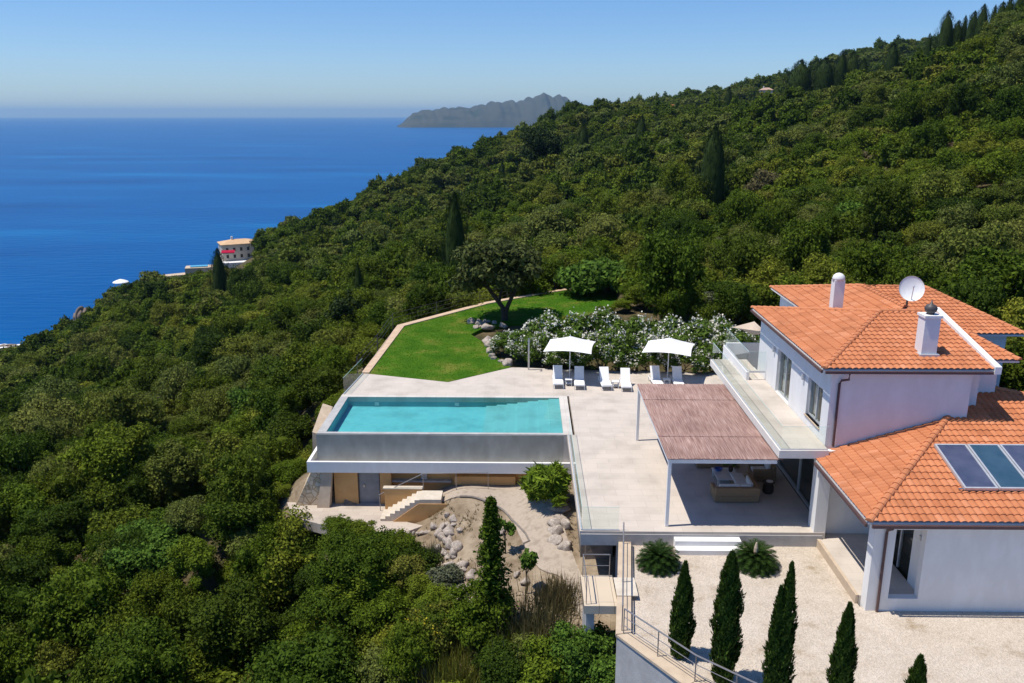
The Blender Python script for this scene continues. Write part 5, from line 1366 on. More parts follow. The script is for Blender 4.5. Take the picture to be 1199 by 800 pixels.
# keep what the frame can see
vx = np.stack([X, Y, Z + HT * 1.9 - H], -1); dep = vx @ FW
pxx = 599.5 + F * (vx @ RT) / dep; pyy = 400 - F * (vx @ UP) / dep; pr = F * SZ / dep
inn = (pxx > -620 - pr) & (pxx < 1820 + pr) & (pyy < 900 + pr) & (dep > 15)
vis = np.ones(len(X), bool)
for k in range(1, 26):
    f_ = k / 26.0; tx = X * f_; ty = Y * f_; tz = H + (Z + HT * 1.9 - H) * f_
    far_ = np.hypot(X - tx, Y - ty) > 14
    vis &= ~(far_ & (np.hypot(tx, ty) > 14) & (ground(tx, ty) + 1.0 > tz))
house_px = [(885, 345), (1010, 340), (1090, 340), (1199, 395), (1290, 420), (1290, 800), (1020, 715), (960, 625), (955, 530), (890, 470)]
hid = in_poly(pxx, pyy, house_px) & (Y > 40)
FARV = [(130, 331), (132, 320), (152, 320), (180, 322), (205, 306), (240, 296), (255, 274), (303, 270), (304, 303), (275, 313), (250, 315), (222, 321), (196, 328), (150, 330)]
farv = in_poly(pxx, pyy, FARV) & (Y > 120)
bank = in_poly(pxx, pyy, [(1136, 178), (1150, 160), (1190, 158), (1199, 190), (1180, 212), (1145, 214)]) & (dep < 121)
clear_ = bank | in_poly(pxx, pyy, [(335, 545), (520, 545), (520, 612), (505, 660), (470, 640), (400, 622), (335, 612)]) & (Y < 41.5)
keep = inn & vis & ~hid & ~farv & ~clear_
X, Y, Z, SZ, HT, kind, pr, pxx, pyy, dep = [q[keep] for q in (X, Y, Z, SZ, HT, kind, pr, pxx, pyy, dep)]
ROT = RNG.uniform(0, 2 * PI, len(X))
print('trees in view', len(X), [int((kind == k).sum()) for k in range(5)])

def zone(x, y, px, d):
    if d < 52 and x < -5.5: return 0
    if d < 48: return 1
    if d < 80 and x < -9: return 2
    if x < -9 and px < 470: return 3
    if px < 700: return 4
    return 5
ZONE = ['on the near slope below the pool, lower left', 'on the slope just below the garden path', 'on the slope left of the pool and lawn', 'on the wooded slope above the sea, left', 'on the wooded hillside behind the lawn', 'on the wooded hillside behind the villa roofs']
KIND = [('olive_tree', 'soft grey-green olive tree', 'olive tree'), ('evergreen_tree', 'dark dense evergreen tree', 'tree'), ('leafy_shrub', 'bright green leafy shrub', 'shrub'), ('dry_bush', 'dry brownish bush', 'bush'), ('grey_bush', 'pale grey-leaved bush', 'bush')]
order = np.argsort(-pr)
MAXN = {0: 290, 1: 295, 2: 295, 3: 120, 4: 60}
used = {k: 0 for k in range(5)}; rest = []
crowns = [OLN, EVN, SHN, DRN, GRN]; trunks = [OTR, ETR, STR, STR, STR]
FIRST = {}
for i in order:
    k = int(kind[i])
    out_ = pxx[i] < -15 - pr[i] or pxx[i] > 1215 + pr[i] or pyy[i] > 802
    if used[k] >= MAXN[k] or out_:
        rest.append(i); continue
    used[k] += 1
    z_ = zone(X[i], Y[i], pxx[i], dep[i])
    nm, lb, ct_ = KIND[k]
    rt = thing(nm, (X[i], Y[i], Z[i] - .05), lb + ' ' + ZONE[z_], ct_, lb + 's ' + ZONE[z_], ROT[i])
    j = RNG.integers(0, 99)
    sxy = RNG.uniform(.82, 1.22)
    c_ = link_mesh('crown', crowns[k][j % len(crowns[k])], rt, sc=(SZ[i] * sxy, SZ[i] / sxy, HT[i]))
    link_mesh('trunk' if k < 2 else 'stem', trunks[k][j % len(trunks[k])], rt, sc=(SZ[i], SZ[i], HT[i]))
# everything farther off reads as one wood
rest = np.array(rest)
pk = kind[rest]; pk = np.where(pk > 2, 2, pk)
far_meshes = [OLF, EVF, SHF]
which = pk * 4 + RNG.integers(0, 4, len(rest))
me = bpy.data.meshes.new('woodland'); nR = len(rest)
me.vertices.add(nR); me.vertices.foreach_set('co', np.stack([X[rest], Y[rest], Z[rest]], -1).astype(np.float32).ravel())
for nm, ty, val in (('kind_index', 'INT', which.astype(np.int32)), ('scale', 'FLOAT_VECTOR', np.stack([SZ[rest] * 1.12, SZ[rest] * 1.12, HT[rest] * 1.05], -1).astype(np.float32)), ('turn', 'FLOAT_VECTOR', np.stack([0 * ROT[rest], 0 * ROT[rest], ROT[rest]], -1).astype(np.float32))):
    at = me.attributes.new(nm, ty, 'POINT'); at.data.foreach_set('vector' if ty == 'FLOAT_VECTOR' else 'value', val.ravel())
wl = link_mesh('woodland', me); wl['kind'] = 'stuff'; wl['label'] = 'far wooded hillside of olives and evergreens'
ng = bpy.data.node_groups.new('woodland', 'GeometryNodeTree')
ng.interface.new_socket('Geometry', in_out='INPUT', socket_type='NodeSocketGeometry'); ng.interface.new_socket('Geometry', in_out='OUTPUT', socket_type='NodeSocketGeometry')
gi = ng.nodes.new('NodeGroupInput'); go = ng.nodes.new('NodeGroupOutput'); jn = ng.nodes.new('GeometryNodeJoinGeometry')
def named(nm, ty):
    q = ng.nodes.new('GeometryNodeInputNamedAttribute'); q.data_type = ty; q.inputs['Name'].default_value = nm; return q.outputs[0]
ki, sc_, tn = named('kind_index', 'INT'), named('scale', 'FLOAT_VECTOR'), named('turn', 'FLOAT_VECTOR')
er = ng.nodes.new('FunctionNodeEulerToRotation'); ng.links.new(tn, er.inputs[0])
# each far prototype belongs to one real tree of the hill crest
for kk in range(3):
    for j in range(4):
        sel = np.where(which == kk * 4 + j)[0]
        sel = [q for q in sel if 0 < pxx[rest[q]] < 1199 and pyy[rest[q]] < 700] or [0]
        i = rest[sel[0]]
        nm, lb, ct_ = KIND[kk]
        rt = thing(nm, (X[i], Y[i], Z[i]), lb + ' among the first trees of the far wood', ct_, lb + 's among the far wood', ROT[i])
        c_ = link_mesh('crown', far_meshes[kk][j], rt, sc=(SZ[i], SZ[i], HT[i]))
        oi = ng.nodes.new('GeometryNodeObjectInfo'); oi.inputs[0].default_value = c_; oi.transform_space = 'ORIGINAL'
        cmp_ = ng.nodes.new('FunctionNodeCompare'); cmp_.data_type = 'INT'; cmp_.operation = 'EQUAL'
        ng.links.new(ki, cmp_.inputs[2]); cmp_.inputs[3].default_value = kk * 4 + j
        ip = ng.nodes.new('GeometryNodeInstanceOnPoints')
        ng.links.new(gi.outputs[0], ip.inputs['Points']); ng.links.new(cmp_.outputs[0], ip.inputs['Selection']); ng.links.new(oi.outputs['Geometry'], ip.inputs['Instance'])
        ng.links.new(er.outputs[0], ip.inputs['Rotation']); ng.links.new(sc_, ip.inputs['Scale'])
        ng.links.new(ip.outputs[0], jn.inputs[0])
ng.links.new(jn.outputs[0], go.inputs[0])
wl.modifiers.new('wood', 'NODES').node_group = ng

# ------------------------------------------------------------------ single plants, rocks and far buildings
def on_ground(px, py, d0=20, d1=900):
    r = ray(px, py); ds = np.geomspace(d0, d1, 900); q = EYE + ds[:, None] * r
    g = ground(q[:, 0], q[:, 1]); k = np.where(q[:, 2] < g)[0]
    k = k[0] if len(k) else len(ds) - 1
    return np.array((q[k, 0], q[k, 1], g[k]))
def plant(name, label, cat, loc, mesh, trunk=None, group=None, sc=(1, 1, 1), crown='crown', stem='trunk', rz=None):
    r_ = thing(name, tuple(map(float, loc)), label, cat, group, RNG.uniform(0, 6.28) if rz is None else rz)
    link_mesh(crown, mesh, r_, sc=sc)
    if trunk is not None: link_mesh(stem, trunk, r_, sc=sc)
    return r_

link_mesh('leaves', crown_mesh('pot_leaves', 'bright', .34, .62, .2, 12, 420, .10, 77, 1.0, core=.1, aspect=2.4), POT)
# oleander hedge
OLEM = [crown_mesh('oleander_foliage', 'oleander', 1.0, 2.0, .0, 44, 4200, .095, 600 + i, 1.0, flowers=430, fmat='blossom', upr=.4, aspect=2.4) for i in range(4)]
hp = [(-0.1, 56.6, 1.15, 1.05), (1.0, 55.6, 1.1, 1.15), (1.6, 57.2, 1.35, 1.45), (2.9, 55.0, 1.2, 1.25), (3.6, 57.0, 1.4, 1.5), (4.8, 54.6, 1.2, 1.25), (5.7, 56.6, 1.5, 1.6), (6.6, 54.5, 1.2, 1.3), (7.9, 56.2, 1.45, 1.55), (8.6, 54.4, 1.2, 1.25), (9.9, 55.8, 1.45, 1.45), (10.6, 54.5, 1.2, 1.3), (11.9, 55.4, 1.5, 1.5), (12.9, 54.3, 1.25, 1.25), (13.9, 55.6, 1.4, 1.3), (14.8, 54.6, 1.1, .85), (-1.4, 58.0, 1.0, .8), (5.9, 54.0, 1.0, 1.0), (3.9, 54.2, .9, .8), (7.6, 54.0, .95, .85), (9.6, 54.0, .95, .9), (11.8, 53.8, .95, .8), (13.9, 53.8, .9, .7), (2.0, 54.4, .8, .7), (15.3, 56.2, 1.2, 1.0), (13.2, 57.0, 1.3, 1.45)]
for i, (x_, y_, r0, h0) in enumerate(hp):
    plant('oleander_bush', 'white flowering oleander bush in the hedge behind the loungers', 'oleander', (x_, y_, -.05), OLEM[i % 4], STR[i % 2], 'white oleanders behind the loungers', (r0, r0, h0), 'foliage', 'stem')

# old olive on the lawn edge
OM = crown_mesh('old_olive_crown', 'oldolive', 4.3, 6.7, 1.9, 60, 15000, .20, 700, .95, aspect=2.0, core=.42)
tb = MB()
tb.tube([(0, 0, -.4), (.05, 0, .5), (-.15, 0, 1.2), (-.9, .1, 2.2), (-1.7, .2, 3.3), (-2.3, .3, 4.6)], [.36, .27, .20, .17, .13, .06], 9)
tb.tube([(.05, 0, .6), (.35, -.1, 1.4), (.75, -.2, 2.3), (1.3, 0, 3.3), (2.0, .2, 4.5)], [.24, .18, .15, .12, .06], 8)
tb.tube([(-.4, .05, 1.6), (-.2, .5, 2.7), (0, .9, 4.0)], [.13, .11, .06], 7)
tb.tube([(.7, -.2, 2.2), (.4, -.9, 3.2), (.2, -1.5, 4.4)], [.12, .09, .05], 7)
tm = bpy.data.meshes.new('old_olive_trunk'); tm.from_pydata(tb.v, [], tb.f); tm.materials.append(M['bark']); tm.update()
OLD_OLIVE = plant('olive_tree', 'spreading old olive with a forked trunk at the edge of the lawn', 'olive tree', (-1.7, 68.2, -.05), OM, tm, rz=0)

# cypresses of the hillside (column, top row, base row or None, width in pixels, distance, label)
CYM = [cypress_mesh('tall_cypress_crown', 'cypress', 1.0, 1.0, 3600, .055, 800 + i, .17, 1, .26) for i in range(4)]
CYT = trunk_mesh('cypress_trunk', .12, .10, 830, 0)
def hill_cypress(px, top, w, d, label, group=None, fat=1.0, mesh=None):
    q = at_depth(px, top, d); g = gz(q[0], q[1]); h = max(1.5, q[2] - g); r_ = w * .62 * d / F
    rt = thing('cypress_tree', (q[0], q[1], g - .1), label, 'cypress', group, RNG.uniform(0, 6))
    m_ = mesh or CYM[RNG.integers(0, 4)]
    # the meshes are one unit high, one unit in radius
    link_mesh('crown', m_, rt, sc=(r_ * 1.12, r_ * 1.12, h + .1)); link_mesh('trunk', CYT, rt, sc=(max(.6, r_),) * 2 + (1.2,))
for a in [(532, 227, 24, 92, 'tall slim cypress standing just beyond the lawn kerb, left of the old olive'),
          (254, 292, 15, 212, 'lone slim cypress in front of the far cream villa'),
          (838, 149, 28, 152, 'stout tall cypress alone on the mid hillside above the villa roofs'),
          (752, 136, 11, 320, 'small cypress near the crest, between the stout cypress and the dark carob'),
          (684, 145, 12, 315, 'small slim cypress just right of the big dark carob crown'),
          (588, 190, 6, 370, 'tiny cypress spire on the slope left of the big dark carob'),
          (854, 103, 8, 440, 'lone cypress spire on the crest above the stout cypress'),
          (702, 117, 5, 560, 'tiny cypress spire on the crest left of the orange roofed house'),
          (939, 71, 27, 330, 'broad dark conifer at the left end of the crest row'),
          (967, 68, 22, 325, 'broad cypress second from the left in the crest row'),
          (987, 60, 13, 322, 'slim tall cypress third from the left in the crest row'),
          (1000, 61, 16, 325, 'forked cypress fourth from the left in the crest row'),
          (1012, 69, 11, 330, 'short cypress fifth from the left in the crest row'),
          (1047, 51, 14, 300, 'cypress alone in the gap of the crest row'),
          (1089, 40, 7, 285, 'thin cypress spire left of the tall crest cypress'),
          (1097, 47, 6, 285, 'short thin cypress touching the foot of the tall crest cypress'),
          (1111, 14, 15, 262, 'tallest cypress of the crest, broad and pointed'),
          (1123, 25, 13, 262, 'cypress just right of the tallest crest cypress'),
          (1131, 19, 7, 262, 'needle thin cypress between two broader ones on the crest'),
          (1142, 14, 14, 255, 'fourth cypress of the dense group at the top right'),
          (1153, 6, 13, 250, 'fifth cypress of the dense group at the top right'),
          (1166, 7, 8, 248, 'slim cypress sixth in the dense group at the top right'),
          (1175, 3, 14, 245, 'seventh cypress of the dense group at the top right'),
          (1184, -2, 12, 242, 'eighth cypress of the dense group, its tip at the picture edge'),
          (1196, -8, 12, 238, 'last cypress at the top right corner'),
          (419, 309, 10, 118, 'small dark cypress half sunk in the trees left of the lawn')]:
    hill_cypress(*a)
# cypresses in the gravel yard
def yard_cypress(px, top, y_, w, label, seed, tips=1, fat=.42):
    r = ray(px, top); t_ = y_ / r[1]; x_ = r[0] * t_; zt = H + r[2] * t_; h = zt + .62
    d = y_ * CP + 16 * SP; rad = w * .5 * d / F * .66
    me = cypress_mesh('young_cypress_crown', 'gardencypress', h - .12, rad, int(2400 * h), .115, seed, fat, tips, .19)
    plant('cypress_tree', label, 'cypress', (x_, y_, -.62), me, trunk_mesh('young_cypress_trunk', .3, .05, seed, 0), 'young cypresses in the gravel yard', rz=0)
yard_cypress(803, 655, 24.0, 36, 'young cypress nearest the wall corner, leftmost of the yard row', 901, 1, .40)
yard_cypress(858, 643, 22.7, 41, 'tallest thickest young cypress, second from the left in the yard row', 902, 1, .22)
yard_cypress(925, 655, 21.6, 40, 'young cypress with a forked top, third in the yard row', 903, 2, .36)
yard_cypress(996, 703, 21.2, 36, 'shorter young cypress in front of the villa corner pillar', 904, 1, .34)
yard_cypress(1079, 764, 20.6, 34, 'smallest young cypress, only its tip showing at the bottom edge', 905, 1, .36)

# dark carob on the crest and other particular trees
def tree_at(px, top, d, w, mat, label, name='evergreen_tree', cat='tree', seed=1, nleaf=5000, base=.15, leafk=.06, **kw):
    q = at_depth(px, top, d); g = gz(q[0], q[1]); h = max(1.2, q[2] - g); rad = w * .5 * d / F
    me = crown_mesh(name + '_crown', mat, rad, h, h * base, 40, nleaf, rad * leafk * 1.3, seed, 1.0, **kw)
    return plant(name, label, cat, (q[0], q[1], g - .05), me, trunk_mesh(name + '_trunk', h * .4, .06 + rad * .04, seed, 4, rad * .5))
tree_at(637, 152, 292, 48, 'cypress', 'big very dark carob crown standing out on the upper hillside', seed=41)
tree_at(1176, 286, 62, 105, 'ever', 'big dark tree behind the right end of the villa roofs', seed=42, nleaf=11000, base=.1, leafk=.05)
tree_at(1192, 352, 52, 62, 'yellow', 'yellow-green leafy tree peeping over the right end of the roofs', seed=43, nleaf=5000, base=.4)
tree_at(1195, 404, 44.5, 70, 'ever', 'dark tree beside the right wall of the villa, below the eaves', seed=44, nleaf=7000, base=.1)
tree_at(712, 316, 80, 104, 'bright', 'bright green tree overhanging the right end of the lawn', seed=45, nleaf=9000, base=.05, leafk=.05)
tree_at(770, 322, 76, 86, 'shrub', 'yellowish green tree behind the middle of the oleander hedge', seed=46, nleaf=9000, base=.05, leafk=.05)
tree_at(836, 330, 72, 76, 'ever', 'dark bushy tree behind the right part of the oleander hedge', seed=47, nleaf=8000, base=.05, leafk=.05)
tree_at(888, 335, 66, 60, 'ever', 'dark tree behind the tan sail at the back of the villa', seed=49, nleaf=7000, base=.05)
tree_at(400, 330, 84, 56, 'cypress', 'dark shadowy tree left of the lawn corner', seed=50, nleaf=6000, base=.05)

for a in [(178, 618, 45, 118, 'bright', 'large fresh green broadleaf tree in the lower left foreground', 51), (330, 618, 43, 112, 'shrub', 'large yellowish green tree in front of the left end of the lower paving', 52),
          (90, 668, 44, 104, 'shrub', 'broad light green tree low at the left, beside the fresh green one', 53), (262, 690, 38, 112, 'ever', 'big dark rounded tree between the two large light trees at lower left', 54),
          (150, 735, 36, 120, 'ever', 'big dark tree at the bottom left edge of the picture', 55), (300, 452, 82, 62, 'bright', 'fresh green tree on the slope left of the pool', 56), (200, 520, 66, 66, 'olive', 'large pale olive on the slope far left of the pool', 57),
          (1010, 238, 112, 70, 'bright', 'fresh green tree on the hillside above the white chimney', 58), (900, 200, 165, 50, 'dry', 'brownish half dry tree on the upper hillside', 59), (640, 245, 150, 60, 'olive', 'big pale olive crown above the old lawn olive', 60)]:
    tree_at(a[0], a[1], a[2], a[3], a[4], a[5], 'broadleaf_tree', 'tree', seed=a[6], nleaf=15000 if a[3] > 90 else 8000, base=.05, leafk=.032 if a[3] > 90 else .045)
# garden below the terrace
cn = on_ground(576, 742); q = ray(572, 583); t_ = cn[1] / q[1]; hC = H + q[2] * t_ - cn[2]
def conifer_mesh(h, r, seed):
    rg = np.random.default_rng(seed); V = []
    nb = 230
    for i in range(nb):
        u = (i / nb) ** .8; z0 = h * (.04 + .95 * u); L_ = r * (1 - u) ** .85 * rg.uniform(.6, 1.1) + .10; an = i * 2.4 + rg.uniform(-.3, .3)
        d = unit(np.array((math.cos(an), math.sin(an), .45 - .35 * (1 - u)))); n = 34
        s = rg.uniform(.1, 1, n)[:, None]; c = np.array((0, 0, z0)) + d * L_ * s + rg.normal(0, .05 + .05 * (1 - u), (n, 3)); c[:, 2] -= .12 * (s[:, 0] ** 2) * L_
        V.append(leaf_quads(c, unit(rg.normal(size=(n, 3)) + np.array((0, 0, .9))), .085, rg, 2.2).reshape(-1, 3))
    V = np.concatenate(V); return mesh_np('conifer_crown', V, np.arange(len(V)).reshape(-1, 4), [M['ever']])
ctb = MB().tube([(0, 0, -.4), (0, 0, hC * .9)], [.09, .02], 7); ctm = bpy.data.meshes.new('conifer_trunk'); ctm.from_pydata(ctb.v, [], ctb.f); ctm.materials.append(M['bark'])
plant('conifer_tree', 'narrow dark green conifer rising from the garden bed below the terrace', 'conifer', cn, conifer_mesh(hC, 1.0, 5), ctm)
def sapling(px, base, top, w, seed, label, n=260):
    g = on_ground(px, base); q = ray(px, top); h = H + q[2] * g[1] / q[1] - g[2]; rad = w * .5 * g[1] / F * 1.05
    me = crown_mesh('sapling_crown', 'bright', rad, h, h * .4, 9, n, .13, seed, 1.0, core=.05)
    tb = MB().tube([(0, 0, -.2), (.03, 0, h * .5), (-.02, .03, h * .9)], [.035, .028, .012], 6).tube([(.02, 0, h * .4), (rad * .6, 0, h * .75)], [.02, .008], 5).tube([(.02, 0, h * .45), (-rad * .6, .1, h * .7)], [.02, .008], 5)
    tm = bpy.data.meshes.new('sapling_trunk'); tm.from_pydata(tb.v, [], tb.f); tm.materials.append(M['bark']); tm.update()
    plant('sapling', label, 'young tree', g, me, tm)
sapling(617, 697, 643, 30, 11, 'light green sapling on a thin stem in the brown bed, right of the conifer', 420)
sapling(592, 650, 603, 24, 12, 'small pale sapling between the pale rocks and the gravel path', 260)
# bright spiky bush against the terrace edge
def tuft_mesh(name, n, h, spread, wid, seed, mat):
    rg = np.random.default_rng(seed); V = []; F4 = []
    for i in range(n):
        an = rg.uniform(0, 6.28); tl = abs(rg.normal(0, .38)); L_ = h * rg.uniform(.6, 1.1); b0 = np.array((rg.normal(0, spread * .35), rg.normal(0, spread * .35), -.1))
        d = np.array((math.cos(an) * math.sin(tl), math.sin(an) * math.sin(tl), math.cos(tl))); sd = unit(np.cross(d, rg.normal(size=3)))
        for k in range(3):
            p0 = b0 + d * L_ * k / 3; p1 = b0 + d * L_ * (k + 1) / 3 - np.array((0, 0, .05 * k * L_ * math.sin(tl)))
            w0 = wid * (1 - k / 3.2); w1 = wid * (1 - (k + 1) / 3.2); o0 = len(V)
            V += [p0 - sd * w0, p0 + sd * w0, p1 + sd * w1, p1 - sd * w1]; F4.append((o0, o0 + 1, o0 + 2, o0 + 3))
    return mesh_np(name, V, F4, [M[mat]])
plant('spiky_bush', 'bright green spiky bush in the rocks against the terrace edge', 'bush', (1.25, 37.7, gz(1.25, 37.7)), crown_mesh('spiky_leaves', 'spiky', 1.0, 2.05, .0, 40, 4200, .11, 21, 1.0, upr=1.1, aspect=5.5, core=.4), crown='leaves')
plant('spiky_bush', 'smaller green tuft beside the spiky bush, nearer the pool channel', 'bush', (0.5, 38.8, gz(.5, 38.8)), crown_mesh('spiky_leaves', 'spiky', .55, 1.0, .0, 16, 1300, .11, 22, 1.0, upr=.9, aspect=3.4, core=.4), crown='leaves')
for i, (px, py, h, sp, mt, lb) in enumerate([(640, 742, 2.2, 2.4, 'dry', 'airy dry bush with reddish stems below the brown bed'), (545, 792, 1.7, 2.4, 'shrub', 'bright grassy clump at the bottom below the conifer'), (600, 770, 1.7, 1.8, 'shrub', 'upright grassy clump right of the conifer foot'),
                                      (480, 700, 1.3, 1.6, 'shrub', 'low yellowish green clump left of the pale rocks'), (452, 775, 1.4, 1.8, 'grey', 'silvery dry clump in the lower scrub'), (505, 655, 1.0, 1.0, 'grey', 'small grey clump growing in the pale rock wall'), (655, 705, 1.4, 1.4, 'dry', 'thin feathery clump at the right of the brown bed')]):
    g = on_ground(px, py); plant('grass_clump', lb, 'grass clump', g, tuft_mesh('clump_leaves', 700, h * .8, sp, .024, 60 + i, mt), crown='leaves')
def bush_at(px, py, w, h, mat, label, seed, name='leafy_shrub', n=5200, **kw):
    n = int(n * 1.9)
    g = on_ground(px, py); rad = w * .5 * (g[1] * CP + 18 * SP) / F
    me = crown_mesh(name + '_crown', mat, rad, h, .02, 48, n, .072, seed, 1.05, upr=.5, **kw)
    plant(name, label, 'shrub', g, me, STR[seed % 2], sc=(1, 1, 1), stem='stem')
bush_at(512, 760, 70, 1.9, 'shrub', 'shrub dotted with yellow blossom left of the conifer', 71, 'flowering_shrub', flowers=260, fmat='yellowblossom')
bush_at(690, 800, 92, 2.0, 'bright', 'fresh green shrub against the foot of the grey retaining wall', 72)
bush_at(648, 812, 84, 1.8, 'shrub', 'fresh green shrub left of the one at the wall foot', 73)
bush_at(560, 745, 90, 2.0, 'ever', 'dark shrub round the foot of the conifer', 74)
bush_at(595, 812, 84, 1.7, 'ever', 'dark shrub at the bottom edge under the grassy clumps', 75)
bush_at(720, 822, 60, 1.6, 'bright', 'small fresh green shrub in the corner of the grey wall', 76)
bush_at(425, 676, 105, 1.9, 'ever', 'dark rounded shrub in front of the lower paving', 77, n=7000)
bush_at(478, 676, 70, 1.2, 'ever', 'low dark shrub right of the rounded one by the paving edge', 78)
bush_at(372, 668, 90, 2.0, 'ever', 'dark shrub at the left end of the lower paving', 79, n=6000)
bush_at(455, 735, 84, 1.8, 'shrub', 'yellow-green shrub in the scrub left of the flowering one', 80)
bush_at(400, 742, 110, 2.4, 'ever', 'big dark shrub in the lower scrub, left of the silvery clump', 81, n=7000)
bush_at(455, 825, 110, 2.2, 'olive', 'olive coloured shrub at the bottom edge under the silvery clump', 82, n=6000)
bush_at(355, 800, 120, 2.6, 'shrub', 'green shrub at the bottom edge, left of the olive coloured one', 83, n=6000)
bush_at(522, 690, 44, .9, 'grey', 'small silvery shrub at the lower end of the pale rocks', 84, n=2500)

# boulders
RK = []
for i in range(6):
    rg = np.random.default_rng(1000 + i); v, f = ico_verts(3)
    v = v * (1 + .22 * np.sin(v @ rg.normal(size=(3, 3)) * 2.2 + rg.uniform(0, 6, 3)).sum(-1, keepdims=True) * .6) * rg.uniform(.7, 1.2, 3)
    for _ in range(9):
        nrm = unit(rg.normal(size=3)); dd = v @ nrm; lim_ = rg.uniform(.55, .85); v = v - np.where(dd > lim_, dd - lim_, 0)[:, None] * nrm
    v += rg.normal(0, .012, v.shape)
    RK.append(mesh_np('boulder', v, f, [M['rock']], n=3))
def rock(x_, y_, s_, label, group, z_=None, sink=.35, mat=None):
    o = link_mesh('boulder', RK[RNG.integers(0, 6)], None, (x_, y_, (gz(x_, y_) if z_ is None else z_) + s_ * (.6 - sink)), RNG.uniform(0, 6.28), (s_ * RNG.uniform(.8, 1.3), s_ * RNG.uniform(.8, 1.2), s_ * RNG.uniform(.6, .95)))
    tag(o, label, 'boulder', group)
rl = smooth_poly([(-4.5, 40.0), (-4.1, 38.6), (-3.7, 36.9), (-3.2, 35.0), (-2.8, 33.4), (-2.4, 32.0)], 9, False)[9:-9]
for (x_, y_) in rl + rl[::2]:
    rock(x_ + RNG.normal(0, .30), y_ + RNG.normal(0, .25), RNG.uniform(.16, .42), 'pale boulder in the rough rock wall beside the brown bed', 'pale boulders of the rock wall in the garden')
for i in range(26):
    u = RNG.random(); y_ = 33.4 + 6.4 * u; x_ = 1.95 - .55 * RNG.random() - .55 * max(0, u - .55) * 2
    rock(x_, y_, RNG.uniform(.18, .45), 'pale boulder under the left edge of the terrace', 'pale boulders under the terrace edge')
for x_, y_ in [(-2.75, 57.2), (-2.9, 58.2), (-2.5, 59.0), (-3.2, 60.0), (-2.6, 56.6), (-3.3, 61.2), (-2.1, 55.9), (-1.7, 55.2)]:
    rock(x_ + .5, y_, RNG.uniform(.25, .5), 'boulder edging the lawn left of the oleanders', 'boulders edging the lawn', z_=0.0)
for i in range(12):
    rock(-3.0 + RNG.normal(0, .8), 66.4 + RNG.normal(0, .6), RNG.uniform(.2, .48), 'boulder lying under the old olive on the lawn', 'boulders under the old olive', z_=0.02)
for x_, y_ in [(-1.4, 35.8), (-1.1, 36.6), (-.3, 33.2), (-1.6, 38.0), (.1, 32.6)]:
    rock(x_, y_, RNG.uniform(.15, .3), 'small pale rock lying in the brown bed', 'small rocks in the brown bed')
# small stones of the low rim before the paving
for i in range(14):
    x_ = -7.6 + i * .22; rock(x_ + RNG.normal(0, .05), 38.25 + .03 * i, RNG.uniform(.10, .2), 'grey stone in the low rim of the lower paving', 'stones rimming the lower paving', z_=-4.0)

RKD = []
for q in RK:
    c = q.copy(); c.name = 'coastal_rock'; c.materials[0] = M['cliffrock']; RKD.append(c)
# coastal rocks and cliffs
def cliff(px, py, d, w, hh, label, n=5):
    q = at_depth(px, py, d)
    mb = []
    for i in range(n):
        o = link_mesh('coastal_rock', RKD[i % 6], None, (q[0] + RNG.normal(0, w * .3), q[1] + RNG.normal(0, w * .3), q[2] + RNG.normal(0, hh * .2)), RNG.uniform(0, 6), (w * RNG.uniform(.3, .6), w * RNG.uniform(.3, .6), hh * RNG.uniform(.5, .9)))
        tag(o, label, 'rock', label + ' group')
cliff(482, 205, 545, 8, 4, 'pale rock at the upper sea cliff below the island', 6)
cliff(388, 246, 440, 5, 3, 'rock at the lower sea cliff on the skyline', 4)
cliff(97, 373, 345, 6, 5.5, 'bare rock at the headland edge above the sea', 6)
cliff(122, 372, 340, 4, 3, 'small bare rock inside the headland scrub', 2)
cliff(430, 262, 345, 5, 3, 'bare earth bank on the seaward hillside', 3)
for i in range(26):
    px = RNG.uniform(-5, 56); py = 407 + RNG.uniform(-2, 7) - .04 * px; r = ray(px, py); t_ = (SEA - H) / r[2]
    o = link_mesh('sea_rock', RKD[i % 6], None, (r[0] * t_, r[1] * t_, SEA), RNG.uniform(0, 6), (RNG.uniform(1, 3.6), RNG.uniform(1, 2.6), RNG.uniform(.6, 1.6)))
    tag(o, 'low rock awash in the sea at the left edge', 'rock', 'rocks awash off the headland')
fo = MB()
for i in range(46):
    px = RNG.uniform(-8, 58); py = 407 + RNG.uniform(-3, 8) - .04 * px; r = ray(px, py); t_ = (SEA - H) / r[2]; c = np.array((r[0] * t_, r[1] * t_)); rr8 = RNG.uniform(1.0, 3.5)
    k = 9; fo.add([(c[0] + rr8 * (1 + .4 * RNG.normal()) * math.cos(2 * PI * j / k) * 1.6, c[1] + rr8 * (1 + .4 * RNG.normal()) * .8 * math.sin(2 * PI * j / k), SEA + .05 + .004 * i) for j in range(k)], [tuple(range(k))])
fo_ = fo.build('sea_foam', M['fabric']); fo_['kind'] = 'stuff'; fo_['label'] = 'white foam round the rocks'

